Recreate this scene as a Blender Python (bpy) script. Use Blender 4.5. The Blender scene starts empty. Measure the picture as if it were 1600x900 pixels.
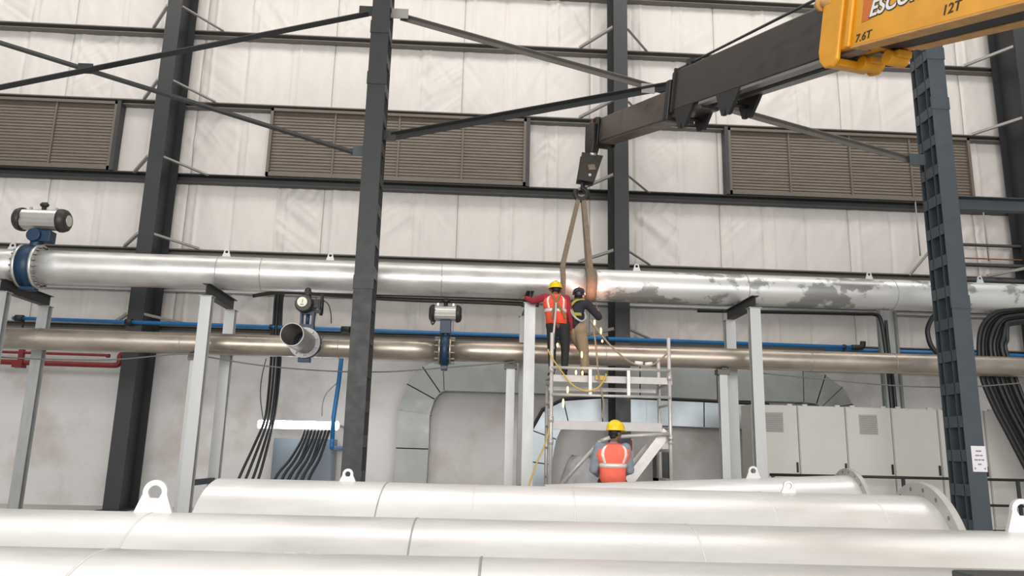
import bpy, bmesh, math, random
import numpy as np
from mathutils import Vector as V, Matrix
random.seed(5)
SC = bpy.context.scene
COL = SC.collection
# ------------------------------------------------------------------ camera
F_PX = 1200.0
PITCH, YAW, ROLL = math.radians(12.09), math.radians(2.607), math.radians(1.351)
CAM = V((0, 0, 1.4))
_f = V((math.sin(YAW)*math.cos(PITCH), math.cos(YAW)*math.cos(PITCH), math.sin(PITCH)))
_r = V((math.cos(YAW), -math.sin(YAW), 0)); _u = _r.cross(_f)
RT = math.cos(ROLL)*_r + math.sin(ROLL)*_u
UP = -math.sin(ROLL)*_r + math.cos(ROLL)*_u
FW = _f
cd = bpy.data.cameras.new('camera'); cam = bpy.data.objects.new('camera', cd); COL.objects.link(cam)
cd.sensor_width = 36.0; cd.lens = 36.0*F_PX/1600.0; cd.clip_end = 200; cd.clip_start = .05
cam.matrix_world = Matrix(((RT.x, UP.x, -FW.x, CAM.x), (RT.y, UP.y, -FW.y, CAM.y), (RT.z, UP.z, -FW.z, CAM.z), (0, 0, 0, 1)))
SC.camera = cam
# ------------------------------------------------------------------ world, lights, exposure
SC.view_settings.view_transform = 'Standard'
SC.view_settings.look = 'None'
SC.view_settings.gamma = 1.0
SC.view_settings.use_curve_mapping = False
SC.view_settings.exposure = 0.04
w = bpy.data.worlds.new('World'); SC.world = w; w.use_nodes = True
bg = w.node_tree.nodes['Background']; bg.inputs['Color'].default_value = (0.93, 0.97, 1.0, 1); bg.inputs['Strength'].default_value = 0.42

def area(name, loc, target, sx, sy, power, col=(1, 1, 1)):
    l = bpy.data.lights.new(name, 'AREA'); l.shape = 'RECTANGLE'; l.size = sx; l.size_y = sy; l.energy = power; l.color = col
    o = bpy.data.objects.new(name, l); COL.objects.link(o); o.location = loc
    o.rotation_euler = (V(target)-V(loc)).to_track_quat('-Z', 'Y').to_euler()
    return o
area('roof_skylight', (0, 12.6, 16.3), (0, 14.0, 0), 34, 3.5, 1600, (1.0, .955, .90))
area('open_gable_daylight', (0, -12.0, 5.6), (0, 14, 4.5), 30, 9.0, 5300, (1.0, .965, .925))

# ------------------------------------------------------------------ pixel <-> world
def ray(px, py):
    return ((px-800)/F_PX)*RT - ((py-450)/F_PX)*UP + FW
def at(px, py, Y):
    d = ray(px, py); return CAM + d*(Y/d.y)
def atz(px, py, z):
    d = ray(px, py); return CAM + d*((z-CAM.z)/d.z)
def atd(px, py, dep):
    return CAM + ray(px, py)*dep
# ------------------------------------------------------------------ materials
MATS = {}
def mat(name, col, rough=.5, metal=0.0, var=.0, vscale=3.0, col2=None, bump=0.0, bscale=20.0, stretch=(1, 1, 1), emit=None, estr=0, rvar=0.0, spec=None, thr=None):
    m = bpy.data.materials.new(name); m.use_nodes = True; nt = m.node_tree
    b = nt.nodes['Principled BSDF']
    b.inputs['Base Color'].default_value = (*col, 1); b.inputs['Roughness'].default_value = rough; b.inputs['Metallic'].default_value = metal
    if spec is not None: b.inputs['Specular IOR Level'].default_value = spec
    if emit: b.inputs['Emission Color'].default_value = (*emit, 1); b.inputs['Emission Strength'].default_value = estr
    if var or bump or rvar or col2:
        tc = nt.nodes.new('ShaderNodeTexCoord'); mp = nt.nodes.new('ShaderNodeMapping'); mp.inputs['Scale'].default_value = stretch
        nt.links.new(tc.outputs['Object'], mp.inputs['Vector'])
        n = nt.nodes.new('ShaderNodeTexNoise'); n.inputs['Scale'].default_value = vscale; n.inputs['Detail'].default_value = 6; n.inputs['Roughness'].default_value = .6
        nt.links.new(mp.outputs['Vector'], n.inputs['Vector'])
        r = nt.nodes.new('ShaderNodeValToRGB'); lo, hi = thr or (.35, .65)
        r.color_ramp.elements[0].position = lo; r.color_ramp.elements[1].position = hi
        c2 = col2 or tuple(max(0, c*(1-var)) for c in col)
        r.color_ramp.elements[0].color = (*c2, 1); r.color_ramp.elements[1].color = (*col, 1)
        nt.links.new(n.outputs['Fac'], r.inputs['Fac']); nt.links.new(r.outputs['Color'], b.inputs['Base Color'])
        if rvar:
            mr = nt.nodes.new('ShaderNodeMapRange'); mr.inputs['To Min'].default_value = max(.05, rough-rvar); mr.inputs['To Max'].default_value = min(1, rough+rvar)
            mr.inputs['From Min'].default_value = .3; mr.inputs['From Max'].default_value = .7
            nt.links.new(n.outputs['Fac'], mr.inputs['Value']); nt.links.new(mr.outputs['Result'], b.inputs['Roughness'])
        if bump:
            n2 = nt.nodes.new('ShaderNodeTexNoise'); n2.inputs['Scale'].default_value = bscale; n2.inputs['Detail'].default_value = 5
            nt.links.new(mp.outputs['Vector'], n2.inputs['Vector'])
            bp = nt.nodes.new('ShaderNodeBump'); bp.inputs['Strength'].default_value = bump; bp.inputs['Distance'].default_value = .03
            nt.links.new(n2.outputs['Fac'], bp.inputs['Height']); nt.links.new(bp.outputs['Normal'], b.inputs['Normal'])
    MATS[name] = m; return m
M_FOIL = mat('insulation_foil', (.665, .63, .60), .5, 0, .06, 1.2, bump=.25, bscale=2.2, stretch=(2.5, 1, .8))
M_MASON = mat('plaster_wall', (.67, .655, .645), .8, 0, 0, .6, col2=(.50, .45, .42), bump=.1, bscale=8, thr=(.30, .50))
M_FLOOR = mat('concrete_floor', (.50, .49, .47), .6, 0, .2, 1.5, bump=.05, bscale=30)
M_STEEL = mat('painted_dark_steel', (.027, .0285, .031), .5, 0, .06, 6, rvar=.08)
M_STEELB = mat('painted_bluegrey_steel', (.060, .076, .090), .5, 0, .12, 5, rvar=.08)
M_GIRT = mat('girt_grey_steel', (.15, .14, .125), .5, 0, .15, 4)
M_GIRTD = mat('girt_dark_steel', (.045, .046, .047), .5, 0, .15, 4)
M_ANGLE = mat('angle_grey_steel', (.33, .32, .30), .5, .2, .1, 8)
M_LOUV = mat('louvre_brown', (.155, .124, .097), .5, 0, .22, 5, stretch=(.4, 1, 3))  # streaky tone imitates patches of light leaking between the slats
M_LOUVF = mat('louvre_frame_brown', (.15, .125, .10), .5, 0, .1, 5)
M_GALV = mat('galvanised_steel', (.70, .70, .68), .40, .7, .16, 3.5, bump=.03, bscale=6, stretch=(.5, 1, 1), rvar=.10)
M_GALVP = mat('galvanised_post', (.47, .48, .48), .45, .45, .15, 4, rvar=.08, stretch=(2, 2, .5))
M_PATCH = mat('patchy_galvanised_steel', (.76, .765, .755), .38, .65, 0, 1.5, col2=(.38, .38, .37), bump=.03, bscale=5, stretch=(.8, 1, 1), rvar=.10, thr=(.46, .495))
M_SS = mat('soiled_stainless', (.56, .49, .42), .36, .8, 0, 2.0, col2=(.36, .31, .265), bump=.03, bscale=6, stretch=(.6, 1, 1.5), rvar=.1, thr=(.3, .65))
M_ALU = mat('bright_pickled_pipe', (.79, .79, .785), .36, .40, 0, 1.3, col2=(.62, .615, .605), bump=.05, bscale=2.5, stretch=(.4, 1.3, 1.3), rvar=.12, thr=(.36, .60))
M_FLG = mat('flange_face_shaded', (.50, .495, .48), .5, .4, .15, 5)  # pipe metal with the shade on the flange face put into its colour
M_WELD = mat('weld_bead', (.80, .79, .77), .4, .3, .1, 30)
M_WELDD = mat('weld_bead_dark', (.44, .43, .41), .45, .5, .2, 30)
M_LUG = mat('lug_plate', (.62, .62, .61), .45, .2, .08, 8)
M_BLUEV = mat('valve_blue', (.008, .038, .088), .45, 0, .25, 8)
M_BLUEP = mat('air_pipe_blue', (.016, .16, .40), .4, 0, .12, 5)
M_RED = mat('fire_pipe_red', (.22, .02, .018), .45, 0, .2, 6)
M_BLACK = mat('black_rubber', (.013, .013, .014), .5, 0, .2, 10)
M_CABLE = mat('cable_black', (.016, .017, .019), .42, 0, .2, 10)
M_CABG = mat('cable_grey', (.14, .14, .13), .5, 0, .1, 10)
M_CABB = mat('cable_brown', (.055, .045, .036), .55, 0, .2, 10)
M_ACT = mat('actuator_aluminium', (.58, .56, .53), .33, .7, .1, 6)
M_ACTD = mat('actuator_dark_cap', (.035, .033, .032), .45, .1, .2, 8)
M_DUCT = mat('duct_galvanised', (.34, .36, .35), .5, .5, .22, 2.5, bump=.03, bscale=9, rvar=.12)
M_CAB = mat('cabinet_grey', (.60, .585, .55), .45, 0, .04, 2)
M_CABV = mat('cabinet_vent', (.40, .395, .375), .5, 0, .1, 12)
M_SEAM = mat('cabinet_seam_dark', (.05, .05, .052), .6)
M_SCAF = mat('scaffold_aluminium', (.60, .575, .555), .42, .4, .15, 9)
M_PLANK = mat('scaffold_plank', (.56, .535, .525), .5, .15, .15, 3)
M_YEL = mat('crane_yellow', (.80, .36, .015), .36, 0, .14, 3)
M_YELW = mat('crane_yellow_worn', (.62, .34, .12), .5, 0, .25, 7)
M_BOOM = mat('boom_dark_steel', (.052, .043, .037), .42, .25, .3, 3, stretch=(1, 1, 3), rvar=.1)
M_BOOMI = mat('boom_inner_brown', (.12, .092, .078), .4, .3, 0, 3, col2=(.06, .048, .042), stretch=(.5, .5, 5), rvar=.1)
M_GREYB = mat('boom_rail_grey', (.25, .25, .245), .4, .5, .15, 4)
M_RUST = mat('rusty_orange_steel', (.30, .12, .05), .6, .2, .4, 10)
M_HOOK = mat('hook_block_grime', (.035, .029, .024), .5, .2, .4, 14)
M_SLING = mat('webbing_sling', (.23, .175, .125), .8, 0, .25, 14)
M_WHITE = mat('white_paint', (.82, .81, .80), .55)
M_DTXT = mat('black_lettering', (.02, .014, .01), .5)
M_RTXT = mat('orange_red_decal', (.60, .14, .01), .45)
M_LED = mat('led_tube', (1, 1, 1), .4, emit=(.90, .95, 1.0), estr=14)
M_SPARK = mat('spark_glow', (1, .7, .3), .5, emit=(1.0, .55, .18), estr=4)
M_SKIN = mat('skin_brown', (.20, .105, .065), .55, 0, .1, 20)
M_HAIR = mat('hair_black', (.012, .010, .009), .6, 0, .2, 40)
M_HELY = mat('helmet_yellow', (.86, .60, .01), .35)
M_HELK = mat('helmet_black', (.018, .018, .02), .35)
M_VEST = mat('vest_orange_red', (.95, .10, .045), .75, 0, .12, 14, bump=.2, bscale=14)
M_VESTP = mat('vest_coral', (.97, .17, .11), .75, 0, .10, 14, bump=.2, bscale=12)
M_TAPE = mat('reflective_tape', (.80, .74, .68), .35, .2)
M_SHR = mat('shirt_crimson', (.33, .022, .04), .8, 0, .15, 14, bump=.2, bscale=16)
M_SHB = mat('shirt_grey_blue', (.25, .29, .33), .85, 0, .2, 12, bump=.3, bscale=16)
M_NAVY = mat('jacket_navy', (.022, .022, .034), .8, 0, .2, 12, bump=.2, bscale=16)
M_TRD = mat('trousers_black', (.022, .023, .024), .8, 0, .2, 10, bump=.3, bscale=14)
M_TRK = mat('trousers_khaki', (.36, .27, .17), .85, 0, .15, 10, bump=.3, bscale=14)
M_BOOT = mat('boots_dark', (.02, .017, .015), .6)
M_HARN = mat('harness_yellow_green', (.42, .38, .06), .7, 0, .15, 20)
M_HARNB = mat('harness_brown', (.28, .16, .07), .7, 0, .15, 20)
M_GLOVE = mat('work_glove_grey', (.42, .38, .33), .8, 0, .2, 20)
M_HOSE = mat('hose_yellow', (.62, .42, .08), .5, 0, .1, 9)
M_ROPE = mat('rope_tan', (.36, .28, .19), .8, 0, .2, 30)
M_TARP = mat('tarpaulin_grey', (.55, .56, .57), .6, 0, .25, 5, bump=.4, bscale=5)
M_SIGNR = mat('sign_red', (.50, .02, .035), .5)
M_PAPER = mat('paper_notice', (.80, .77, .80), .7)
M_INK = mat('faint_ink', (.28, .22, .30), .7)
M_SCREEN = mat('dark_window', (.02, .024, .028), .2)
M_GTRAY = mat('cable_tray_green_grey', (.22, .245, .225), .5, .3, .15, 5)

# ------------------------------------------------------------------ mesh builder
def frame(d, up=None):
    d = d.normalized()
    if up is None: up = V((0, 0, 1)) if abs(d.z) < .95 else V((0, 1, 0))
    s = d.cross(up)
    if s.length < 1e-5: s = d.cross(V((1, 0, 0)))
    s.normalize(); return d, s, s.cross(d).normalized()
def P_box(w, h): return [(-w/2, -h/2), (w/2, -h/2), (w/2, h/2), (-w/2, h/2)]
def P_I(w, h, tf, tw):
    a, b, t = w/2, h/2, tw/2
    return [(-a, -b), (a, -b), (a, -b+tf), (t, -b+tf), (t, b-tf), (a, b-tf), (a, b), (-a, b), (-a, b-tf), (-t, b-tf), (-t, -b+tf), (-a, -b+tf)]
def P_C(w, h, t):
    a, b = w/2, h/2
    return [(-a, -b), (a, -b), (a, -b+t), (-a+t, -b+t), (-a+t, b-t), (a, b-t), (a, b), (-a, b)]
def P_L(w, h, t): return [(-w/2, -h/2), (w/2, -h/2), (w/2, -h/2+t), (-w/2+t, -h/2+t), (-w/2+t, h/2), (-w/2, h/2)]
LOC = {}
class MB:
    def __init__(s): s.v = []; s.f = []; s.sm = []
    def add(s, vs, fs, smooth=False):
        o = len(s.v); s.v += [V(p) for p in vs]
        for f in fs: s.f.append([i+o for i in f]); s.sm.append(smooth)
        return s
    def box(s, a, b):
        x0, x1 = sorted((a[0], b[0])); y0, y1 = sorted((a[1], b[1])); z0, z1 = sorted((a[2], b[2]))
        return s.add([(x0, y0, z0), (x1, y0, z0), (x1, y1, z0), (x0, y1, z0), (x0, y0, z1), (x1, y0, z1), (x1, y1, z1), (x0, y1, z1)],
                     [(0, 3, 2, 1), (4, 5, 6, 7), (0, 1, 5, 4), (1, 2, 6, 5), (2, 3, 7, 6), (3, 0, 4, 7)])
    def cbox(s, c, sx, sy, sz): return s.box((c[0]-sx/2, c[1]-sy/2, c[2]-sz/2), (c[0]+sx/2, c[1]+sy/2, c[2]+sz/2))
    def ext(s, p0, p1, prof, up=None):
        p0, p1 = V(p0), V(p1); d, a, b = frame(p1-p0, V(up) if up is not None else None); n = len(prof)
        vs = [p0+a*x+b*y for x, y in prof]+[p1+a*x+b*y for x, y in prof]
        return s.add(vs, [tuple(range(n))[::-1], tuple(range(n, 2*n))]+[(i, (i+1) % n, n+(i+1) % n, n+i) for i in range(n)])
    def bar(s, p0, p1, w, h, up=None): return s.ext(p0, p1, P_box(w, h), up)
    def tube(s, pts, r, n=12, caps=True):
        pts = [V(p) for p in pts]; rs = r if isinstance(r, (list, tuple)) else [r]*len(pts)
        dirs = []
        for i in range(len(pts)):
            a = pts[max(i-1, 0)]; b = pts[min(i+1, len(pts)-1)]; dirs.append((b-a).normalized())
        _, A, B = frame(dirs[0]); vs = []
        for i, p in enumerate(pts):
            d = dirs[i]; A = (A-d*A.dot(d)).normalized(); B = d.cross(A)
            for k in range(n):
                t = 2*math.pi*k/n; vs.append(p+(A*math.cos(t)+B*math.sin(t))*rs[i])
        fs = [(i*n+k, i*n+(k+1) % n, (i+1)*n+(k+1) % n, (i+1)*n+k) for i in range(len(pts)-1) for k in range(n)]
        s.add(vs, fs, True)
        if caps:
            o = len(s.v)-len(vs)
            s.f.append([o+k for k in range(n)][::-1]); s.sm.append(False)
            m = o+(len(pts)-1)*n; s.f.append([m+k for k in range(n)]); s.sm.append(False)
        return s
    def cyl(s, p0, p1, r, n=24, r1=None): return s.tube([p0, p1], [r, r if r1 is None else r1], n)
    def ring(s, c, d, ro, ri, t, n=40):
        c = V(c); d, a, b = frame(V(d)); vs = []
        for (rr, h) in ((ro, -t/2), (ro, t/2), (ri, t/2), (ri, -t/2)):
            for k in range(n):
                th = 2*math.pi*k/n; vs.append(c+d*h+(a*math.cos(th)+b*math.sin(th))*rr)
        for q in range(4):
            fs = [(q*n+k, q*n+(k+1) % n, ((q+1) % 4)*n+(k+1) % n, ((q+1) % 4)*n+k) for k in range(n)]
            if q == 0: s.add(vs, fs, True); o = len(s.v)-len(vs)
            else:
                for f in fs: s.f.append([i+o for i in f]); s.sm.append(q == 2)
        return s
    def sph(s, c, rx, ry=None, rz=None, n=16, m=10, M=None):
        ry = ry or rx; rz = rz or rx; c = V(c); vs = []
        for i in range(m+1):
            ph = math.pi*i/m
            for k in range(n):
                th = 2*math.pi*k/n; p = V((rx*math.sin(ph)*math.cos(th), ry*math.sin(ph)*math.sin(th), rz*math.cos(ph)))
                vs.append(c+(M @ p if M else p))
        return s.add(vs, [(i*n+k, (i+1)*n+k, (i+1)*n+(k+1) % n, i*n+(k+1) % n) for i in range(m) for k in range(n)], True)
    def cap(s, p0, p1, r0, r1, n=14):
        p0, p1 = V(p0), V(p1); s.sph(p0, r0, n=n, m=8); s.sph(p1, r1, n=n, m=8)
        return s.tube([p0, p1], [r0, r1], n)
    def prism(s, outline, n, t, hole=None):
        """outline: list of world points in a plane, n: normal, t: thickness; hole=(centre, r) cut through"""
        n = V(n).normalized(); P = [V(p) for p in outline]; k = len(P)
        if hole is None:
            return s.add([p-n*t/2 for p in P]+[p+n*t/2 for p in P], [tuple(range(k))[::-1], tuple(range(k, 2*k))]+[(i, (i+1) % k, k+(i+1) % k, k+i) for i in range(k)])
        c, r = V(hole[0]), hole[1]
        H = [c+(p-c).normalized()*r for p in P]
        vs = [p-n*t/2 for p in P]+[p+n*t/2 for p in P]+[p-n*t/2 for p in H]+[p+n*t/2 for p in H]; fs = []
        for i in range(k):
            j = (i+1) % k
            fs += [(i, j, k+j, k+i), (2*k+i, 3*k+i, 3*k+j, 2*k+j), (k+i, k+j, 3*k+j, 3*k+i), (i, 2*k+i, 2*k+j, j)]
        return s.add(vs, fs)
    def build(s, name, m, parent=None, bevel=0, label=None, recalc=True):
        me = bpy.data.meshes.new(name)
        if parent is None:
            xs = [p.x for p in s.v]; ys = [p.y for p in s.v]; zs = [p.z for p in s.v]
            o = V(((min(xs)+max(xs))/2, (min(ys)+max(ys))/2, min(zs)))
        else: o = LOC[parent.name]
        me.from_pydata([tuple(p-o) for p in s.v], [], s.f); me.polygons.foreach_set('use_smooth', s.sm)
        if recalc:
            bm = bmesh.new(); bm.from_mesh(me); bmesh.ops.recalc_face_normals(bm, faces=bm.faces); bm.to_mesh(me); bm.free()
        me.materials.append(m); ob = bpy.data.objects.new(name, me); COL.objects.link(ob); LOC[ob.name] = o.copy()
        if parent is None: ob.location = o
        else: ob.parent = parent
        if bevel:
            b = ob.modifiers.new('Bevel', 'BEVEL'); b.width = bevel; b.segments = 2; b.limit_method = 'ANGLE'; b.angle_limit = .7
        if label: ob['label'] = label
        me.update(); return ob
def thing(name, label, cat, loc, group=None):
    o = bpy.data.objects.new(name, None); o.empty_display_size = .1; COL.objects.link(o); o.location = loc; LOC[o.name] = V(loc)
    return tag(o, label, cat, group)
def tag(o, label, cat, group=None, kind=None):
    o['label'] = label; o['category'] = cat
    if group: o['group'] = group
    if kind: o['kind'] = kind
    return o
def struct(name, mb, m, label=None, cat=None, bevel=0):
    o = mb.build(name, m, None, bevel); o['kind'] = 'structure'
    if label: o['label'] = label; o['category'] = cat
    return o
def smooth_pts(pts, n=6):
    pts = [V(p) for p in pts]; out = []
    for i in range(len(pts)-1):
        p0 = pts[max(i-1, 0)]; p1 = pts[i]; p2 = pts[i+1]; p3 = pts[min(i+2, len(pts)-1)]
        for k in range(n):
            t = k/n
            out.append(.5*((2*p1)+(p2-p0)*t+(2*p0-5*p1+4*p2-p3)*t*t+(3*p1-p0-3*p2+p3)*t**3))
    return out+[pts[-1]]
def cable(name, pts, r, m, label, cat='cable', group=None, parent=None, n=8, sm=6):
    o = MB().tube(smooth_pts(pts, sm), r, n).build(name, m, parent)
    if parent is None: tag(o, label, cat, group)
    return o

# ------------------------------------------------------------------ the setting
YS, YM = 18.3, 18.62            # insulated sheet wall, masonry base wall
ZB = at(740, 557, YS).z         # where the sheet starts
XL, XR = -15.0, 17.0
GZ = {}
for nm, px, py in (('0', 1030, 0), ('1', 740, 73), ('2', 740, 183), ('3', 740, 296), ('4', 740, 410), ('5', 740, 466), ('6', 740, 528)):
    GZ[nm] = at(px, py, 18.1).z
struct('ceiling', MB().box((XL, -14, 16.6), (XR, YM+.3, 16.8)), mat('roof_sheet', (.55, .54, .52), .6))
struct('floor', MB().box((XL, -14, -.2), (XR, YM+.3, 0)), M_FLOOR)
ZT = 16.6
rng = np.random.default_rng(3)
def vnoise(x, y, seed):
    r = np.random.default_rng(seed); T = r.random((64, 64))
    xi = np.floor(x).astype(int); yi = np.floor(y).astype(int); fx = x-xi; fy = y-yi
    fx = fx*fx*(3-2*fx); fy = fy*fy*(3-2*fy); g = lambda a, b: T[a % 64, b % 64]
    return (g(xi, yi)*(1-fx)+g(xi+1, yi)*fx)*(1-fy)+(g(xi, yi+1)*(1-fx)+g(xi+1, yi+1)*fx)*fy
def foil_wall():
    nx, nz = 900, 300
    xs = np.linspace(XL, XR, nx); zs = np.linspace(ZB, ZT, nz); X, Z = np.meshgrid(xs, zs)
    per = 1.1; x00 = at(522, 110, YS).x; ph = ((X-x00)/per) % 1.0
    seam = np.minimum(ph, 1-ph)*per; fold = np.abs(ph-.22)*per
    cell = np.floor((X-x00)/per).astype(int)
    gz = sorted(GZ.values()); band = np.digitize(Z, gz); ci = cell*7+band*13
    d = -.03*np.exp(-(seam/.03)**2) + .03*np.exp(-(fold/.035)**2)*(((ci*31) % 5) > 1)
    lo = np.array([ZB]+gz)[band]; hi = np.array(gz+[ZT])[band]; t = np.clip((Z-lo)/np.maximum(hi-lo, .1), 0, 1)
    puff = np.sin(np.pi*t)**.5
    amt = .30+1.5*((((ci*2654435761) % 97)/97.0)**2)
    slant = (((ci*40503) % 89)/89.0-.5)*2.4
    w1 = vnoise((X+slant*(Z-lo))*2.6+ci*3.1, Z*.6+ci, 1)-.5
    w2 = vnoise((X-slant*.7*(Z-lo))*6.5+ci*1.7, Z*1.2+3, 2)-.5
    w3 = np.abs(vnoise((X+slant*1.3*(Z-hi))*4.0+ci*.7, Z*1.0+7, 4)-.5)
    edge = np.exp(-((1-t)/.16)**2)
    d = d+.05*puff*(.6+.4*np.sin(np.pi*ph)**.5) + amt*(puff*(.05*w1+.024*w2-.05*w3)+.03*edge*w2)
    Yv = YS-d
    v = np.stack([X.ravel(), Yv.ravel(), Z.ravel()], 1)
    i = np.arange(nx*nz).reshape(nz, nx); q = np.stack([i[:-1, :-1].ravel(), i[:-1, 1:].ravel(), i[1:, 1:].ravel(), i[1:, :-1].ravel()], 1)
    me = bpy.data.meshes.new('wall_back'); me.from_pydata(v.tolist(), [], q.tolist()); me.polygons.foreach_set('use_smooth', [True]*len(q))
    m = M_FOIL; nt = m.node_tree; b = nt.nodes['Principled BSDF']     # grey jointing tape down every second sheet edge
    tc = nt.nodes.new('ShaderNodeTexCoord'); sx = nt.nodes.new('ShaderNodeSeparateXYZ'); nt.links.new(tc.outputs['Object'], sx.inputs[0])
    def mth(op, a, bb=None):
        n = nt.nodes.new('ShaderNodeMath'); n.operation = op
        for k, x in enumerate((a, bb)):
            if x is None: continue
            if isinstance(x, (int, float)): n.inputs[k].default_value = x
            else: nt.links.new(x, n.inputs[k])
        return n.outputs[0]
    pp = mth('PINGPONG', mth('DIVIDE', mth('SUBTRACT', sx.outputs[0], float(x00)), 3*per), .5)
    ln = mth('LESS_THAN', pp, .013/(3*per))
    mx = nt.nodes.new('ShaderNodeMixRGB'); src = b.inputs['Base Color'].links[0].from_socket
    nt.links.new(ln, mx.inputs[0]); nt.links.new(src, mx.inputs[1]); mx.inputs[2].default_value = (.34, .32, .30, 1); nt.links.new(mx.outputs[0], b.inputs['Base Color'])
    me.materials.append(m); o = bpy.data.objects.new('wall_back', me); COL.objects.link(o); o['kind'] = 'structure'
foil_wall()
struct('wall_base', MB().box((XL, YM, 0), (XR, YM+.25, ZB+.1)), M_MASON)
struct('trim_1', MB().box((XL, YS-.02, ZB-.08), (XR, YM+.05, ZB)), M_MASON)

# girts: continuous C rails running the length of the wall, behind the columns
GL = {'0': 'topmost', '1': 'second from the top', '2': 'along the top of the brown louvres', '3': 'along the bottom of the brown louvres',
      '4': 'just above the upper pipe', '5': 'just below the upper pipe', '6': 'just above the lower brown pipe'}
for k, z in GZ.items():
    big = k == '3'; h = .20 if big else .13
    m = MB().ext((XL, 18.16, z), (XR, 18.16, z), P_C(.2, h, .018))
    m.box((XL, 18.05, z+h/2-.012), (XR, 18.28, z+h/2+.012))
    tag(m.build('wall_girt', M_GIRTD if big else (M_GALVP if k == '5' else M_GIRT)), 'long horizontal steel girt on the back wall, '+GL[k], 'girt')

# back wall columns
ZCOL = 14.6
def back_column(px, py, label, fw=.34):
    c = at(px, py, 17.1); x = c.x
    t = thing('steel_column', label, 'column', (x, 17.5, 0))
    MB().box((x-fw/2, 17.1, 0), (x+fw/2, 17.125, ZCOL)).build('front_flange', M_STEEL, t)
    MB().box((x-.01, 17.125, 0), (x+.01, 18.02, ZCOL)).build('web', M_STEEL, t)
    MB().box((x-fw/2, 18.02, 0), (x+fw/2, 18.045, ZCOL)).build('back_flange', M_STEEL, t)
    MB().box((x-fw/2-.1, 17.0, 0), (x+fw/2+.1, 18.04, .03)).build('base_plate', M_STEEL, t)
    return x
XA = back_column(188, 675, 'dark steel wall column at the left, behind the upper pipe')
XC = back_column(974, 660, 'dark steel wall column behind the scaffold tower and sling')
XE = back_column(1606, 150, 'dark steel wall column at the right edge under the yellow boom')

# fly braces from columns to girts: (column x, side, girt key)
FL = {'0': 'near the roof', '1': 'second from top', '2': 'above the louvres', '3': 'under the louvres', '4': 'above the upper pipe', '6': 'above the lower pipe'}
def fly(x, side, k, colname):
    z = GZ[k]; p0 = V((x+side*.178, 17.14, z+.17)); p1 = V((x+side*.88, 18.07, z+.10))
    o = MB().ext(p0, p1, P_L(.065, .065, .012)).build('fly_brace', M_ANGLE)
    tag(o, 'fly brace %s of %s, at girt %s' % ('right' if side > 0 else 'left', colname, FL[k]), 'brace', 'fly braces between columns and girts')
for x, nm, keys in ((XA, 'the left wall column', '12346'), (XC, 'the column behind the scaffold', '12346'), (XE, 'the far right column', '124')):
    for k in keys:
        for sd in (-1, 1):
            if x == XE and sd > 0: continue
            fly(x, sd, k, nm)

# louvres
def louvre(x0p, x1p, label, jl, jr):
    zt, zb = GZ['2']-.03, GZ['3']+.12
    x0 = at(x0p, 230, 18.1).x; x1 = at(x1p, 230, 18.1).x
    t = thing('louvre_panel', label, 'louvre', ((x0+x1)/2, 18.15, zb), 'brown wall louvres')
    f = MB(); f.box((x0, 18.0, zb), (x1, 18.2, zb+.09)); f.box((x0, 18.0, zt-.07), (x1, 18.2, zt)); f.box((x0, 18.0, zb), (x0+.07, 18.2, zt)); f.box((x1-.07, 18.0, zb), (x1, 18.2, zt))
    f.build('frame', M_LOUVF, t)
    for xx in [x for x, q in ((x0-.045, jl), (x1+.045, jr)) if q]:
        MB().box((xx-.045, 17.98, zb-.02), (xx+.045, 18.24, zt+.02)).build('jamb', M_GIRTD, t)
    s = MB(); n = 20; H = zt-zb-.16
    for i in range(n):
        z = zb+.09+H*(i+.5)/n; s.bar((x0+.07, 18.09, z), (x1-.07, 18.09, z), .012, H/n*1.05, up=(0, .28, 1))
    s.build('slats', M_LOUV, t)
    nm = max(2, round((x1-x0)/1.55)); 
    for i in range(1, nm): xx = x0+(x1-x0)*i/nm; MB().box((xx-.022, 18.045, zb+.05), (xx+.022, 18.17, zt-.05)).build('mullion', M_LOUVF, t)
    MB().box((x0+.05, 18.17, zb+.05), (x1-.05, 18.19, zt-.05)).build('backing', M_LOUV, t)
louvre(-420, 178, 'brown louvre panel at the left edge, left of the left column', False, True)
louvre(420, 822, 'brown louvre panel in the middle, behind the slender lattice column', False, True)
louvre(1136, 1512, 'brown louvre panel at the right, behind the right lattice column', True, False)

# lattice columns
YF = 13.3
def lattice(px, py, label, m):
    x = at(px, py, YF).x; fw = .335; dp = .58; zt = 14.4
    t = thing('lattice_column', label, 'column', (x, YF+dp/2, 0))
    MB().ext((x, YF+.08, 0), (x, YF+.08, zt), P_I(fw, .16, .014, .012), up=(0, 1, 0)).build('front_leg', m, t)
    MB().ext((x, YF+dp-.08, 0), (x, YF+dp-.08, zt), P_I(fw, .16, .014, .012), up=(0, 1, 0)).build('rear_leg', m, t)
    for sd in (-1, 1):
        xx = x+sd*(fw/2-.008)
        for i in range(24):
            z = .25+i*.59
            if z+.22 > zt: break
            MB().box((xx-.008, YF+.02, z), (xx+.008, YF+dp-.02, z+.2)).build('batten_plate', m, t)
    for zz in (4.15, 8.05, 9.1):
        MB().box((x-fw/2-.012, YF-.012, zz), (x+fw/2+.012, YF+.02, zz+.25)).build('splice_plate', m, t)
    MB().box((x-.3, YF-.15, 0), (x+.3, YF+dp+.15, .03)).build('base_plate', m, t)
    return x
XB = lattice(552.5, 675, 'slender battened lattice column left of centre', M_STEEL)
XD = lattice(1521, 675, 'battened lattice column at the right carrying a paper notice', M_STEELB)

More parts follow.
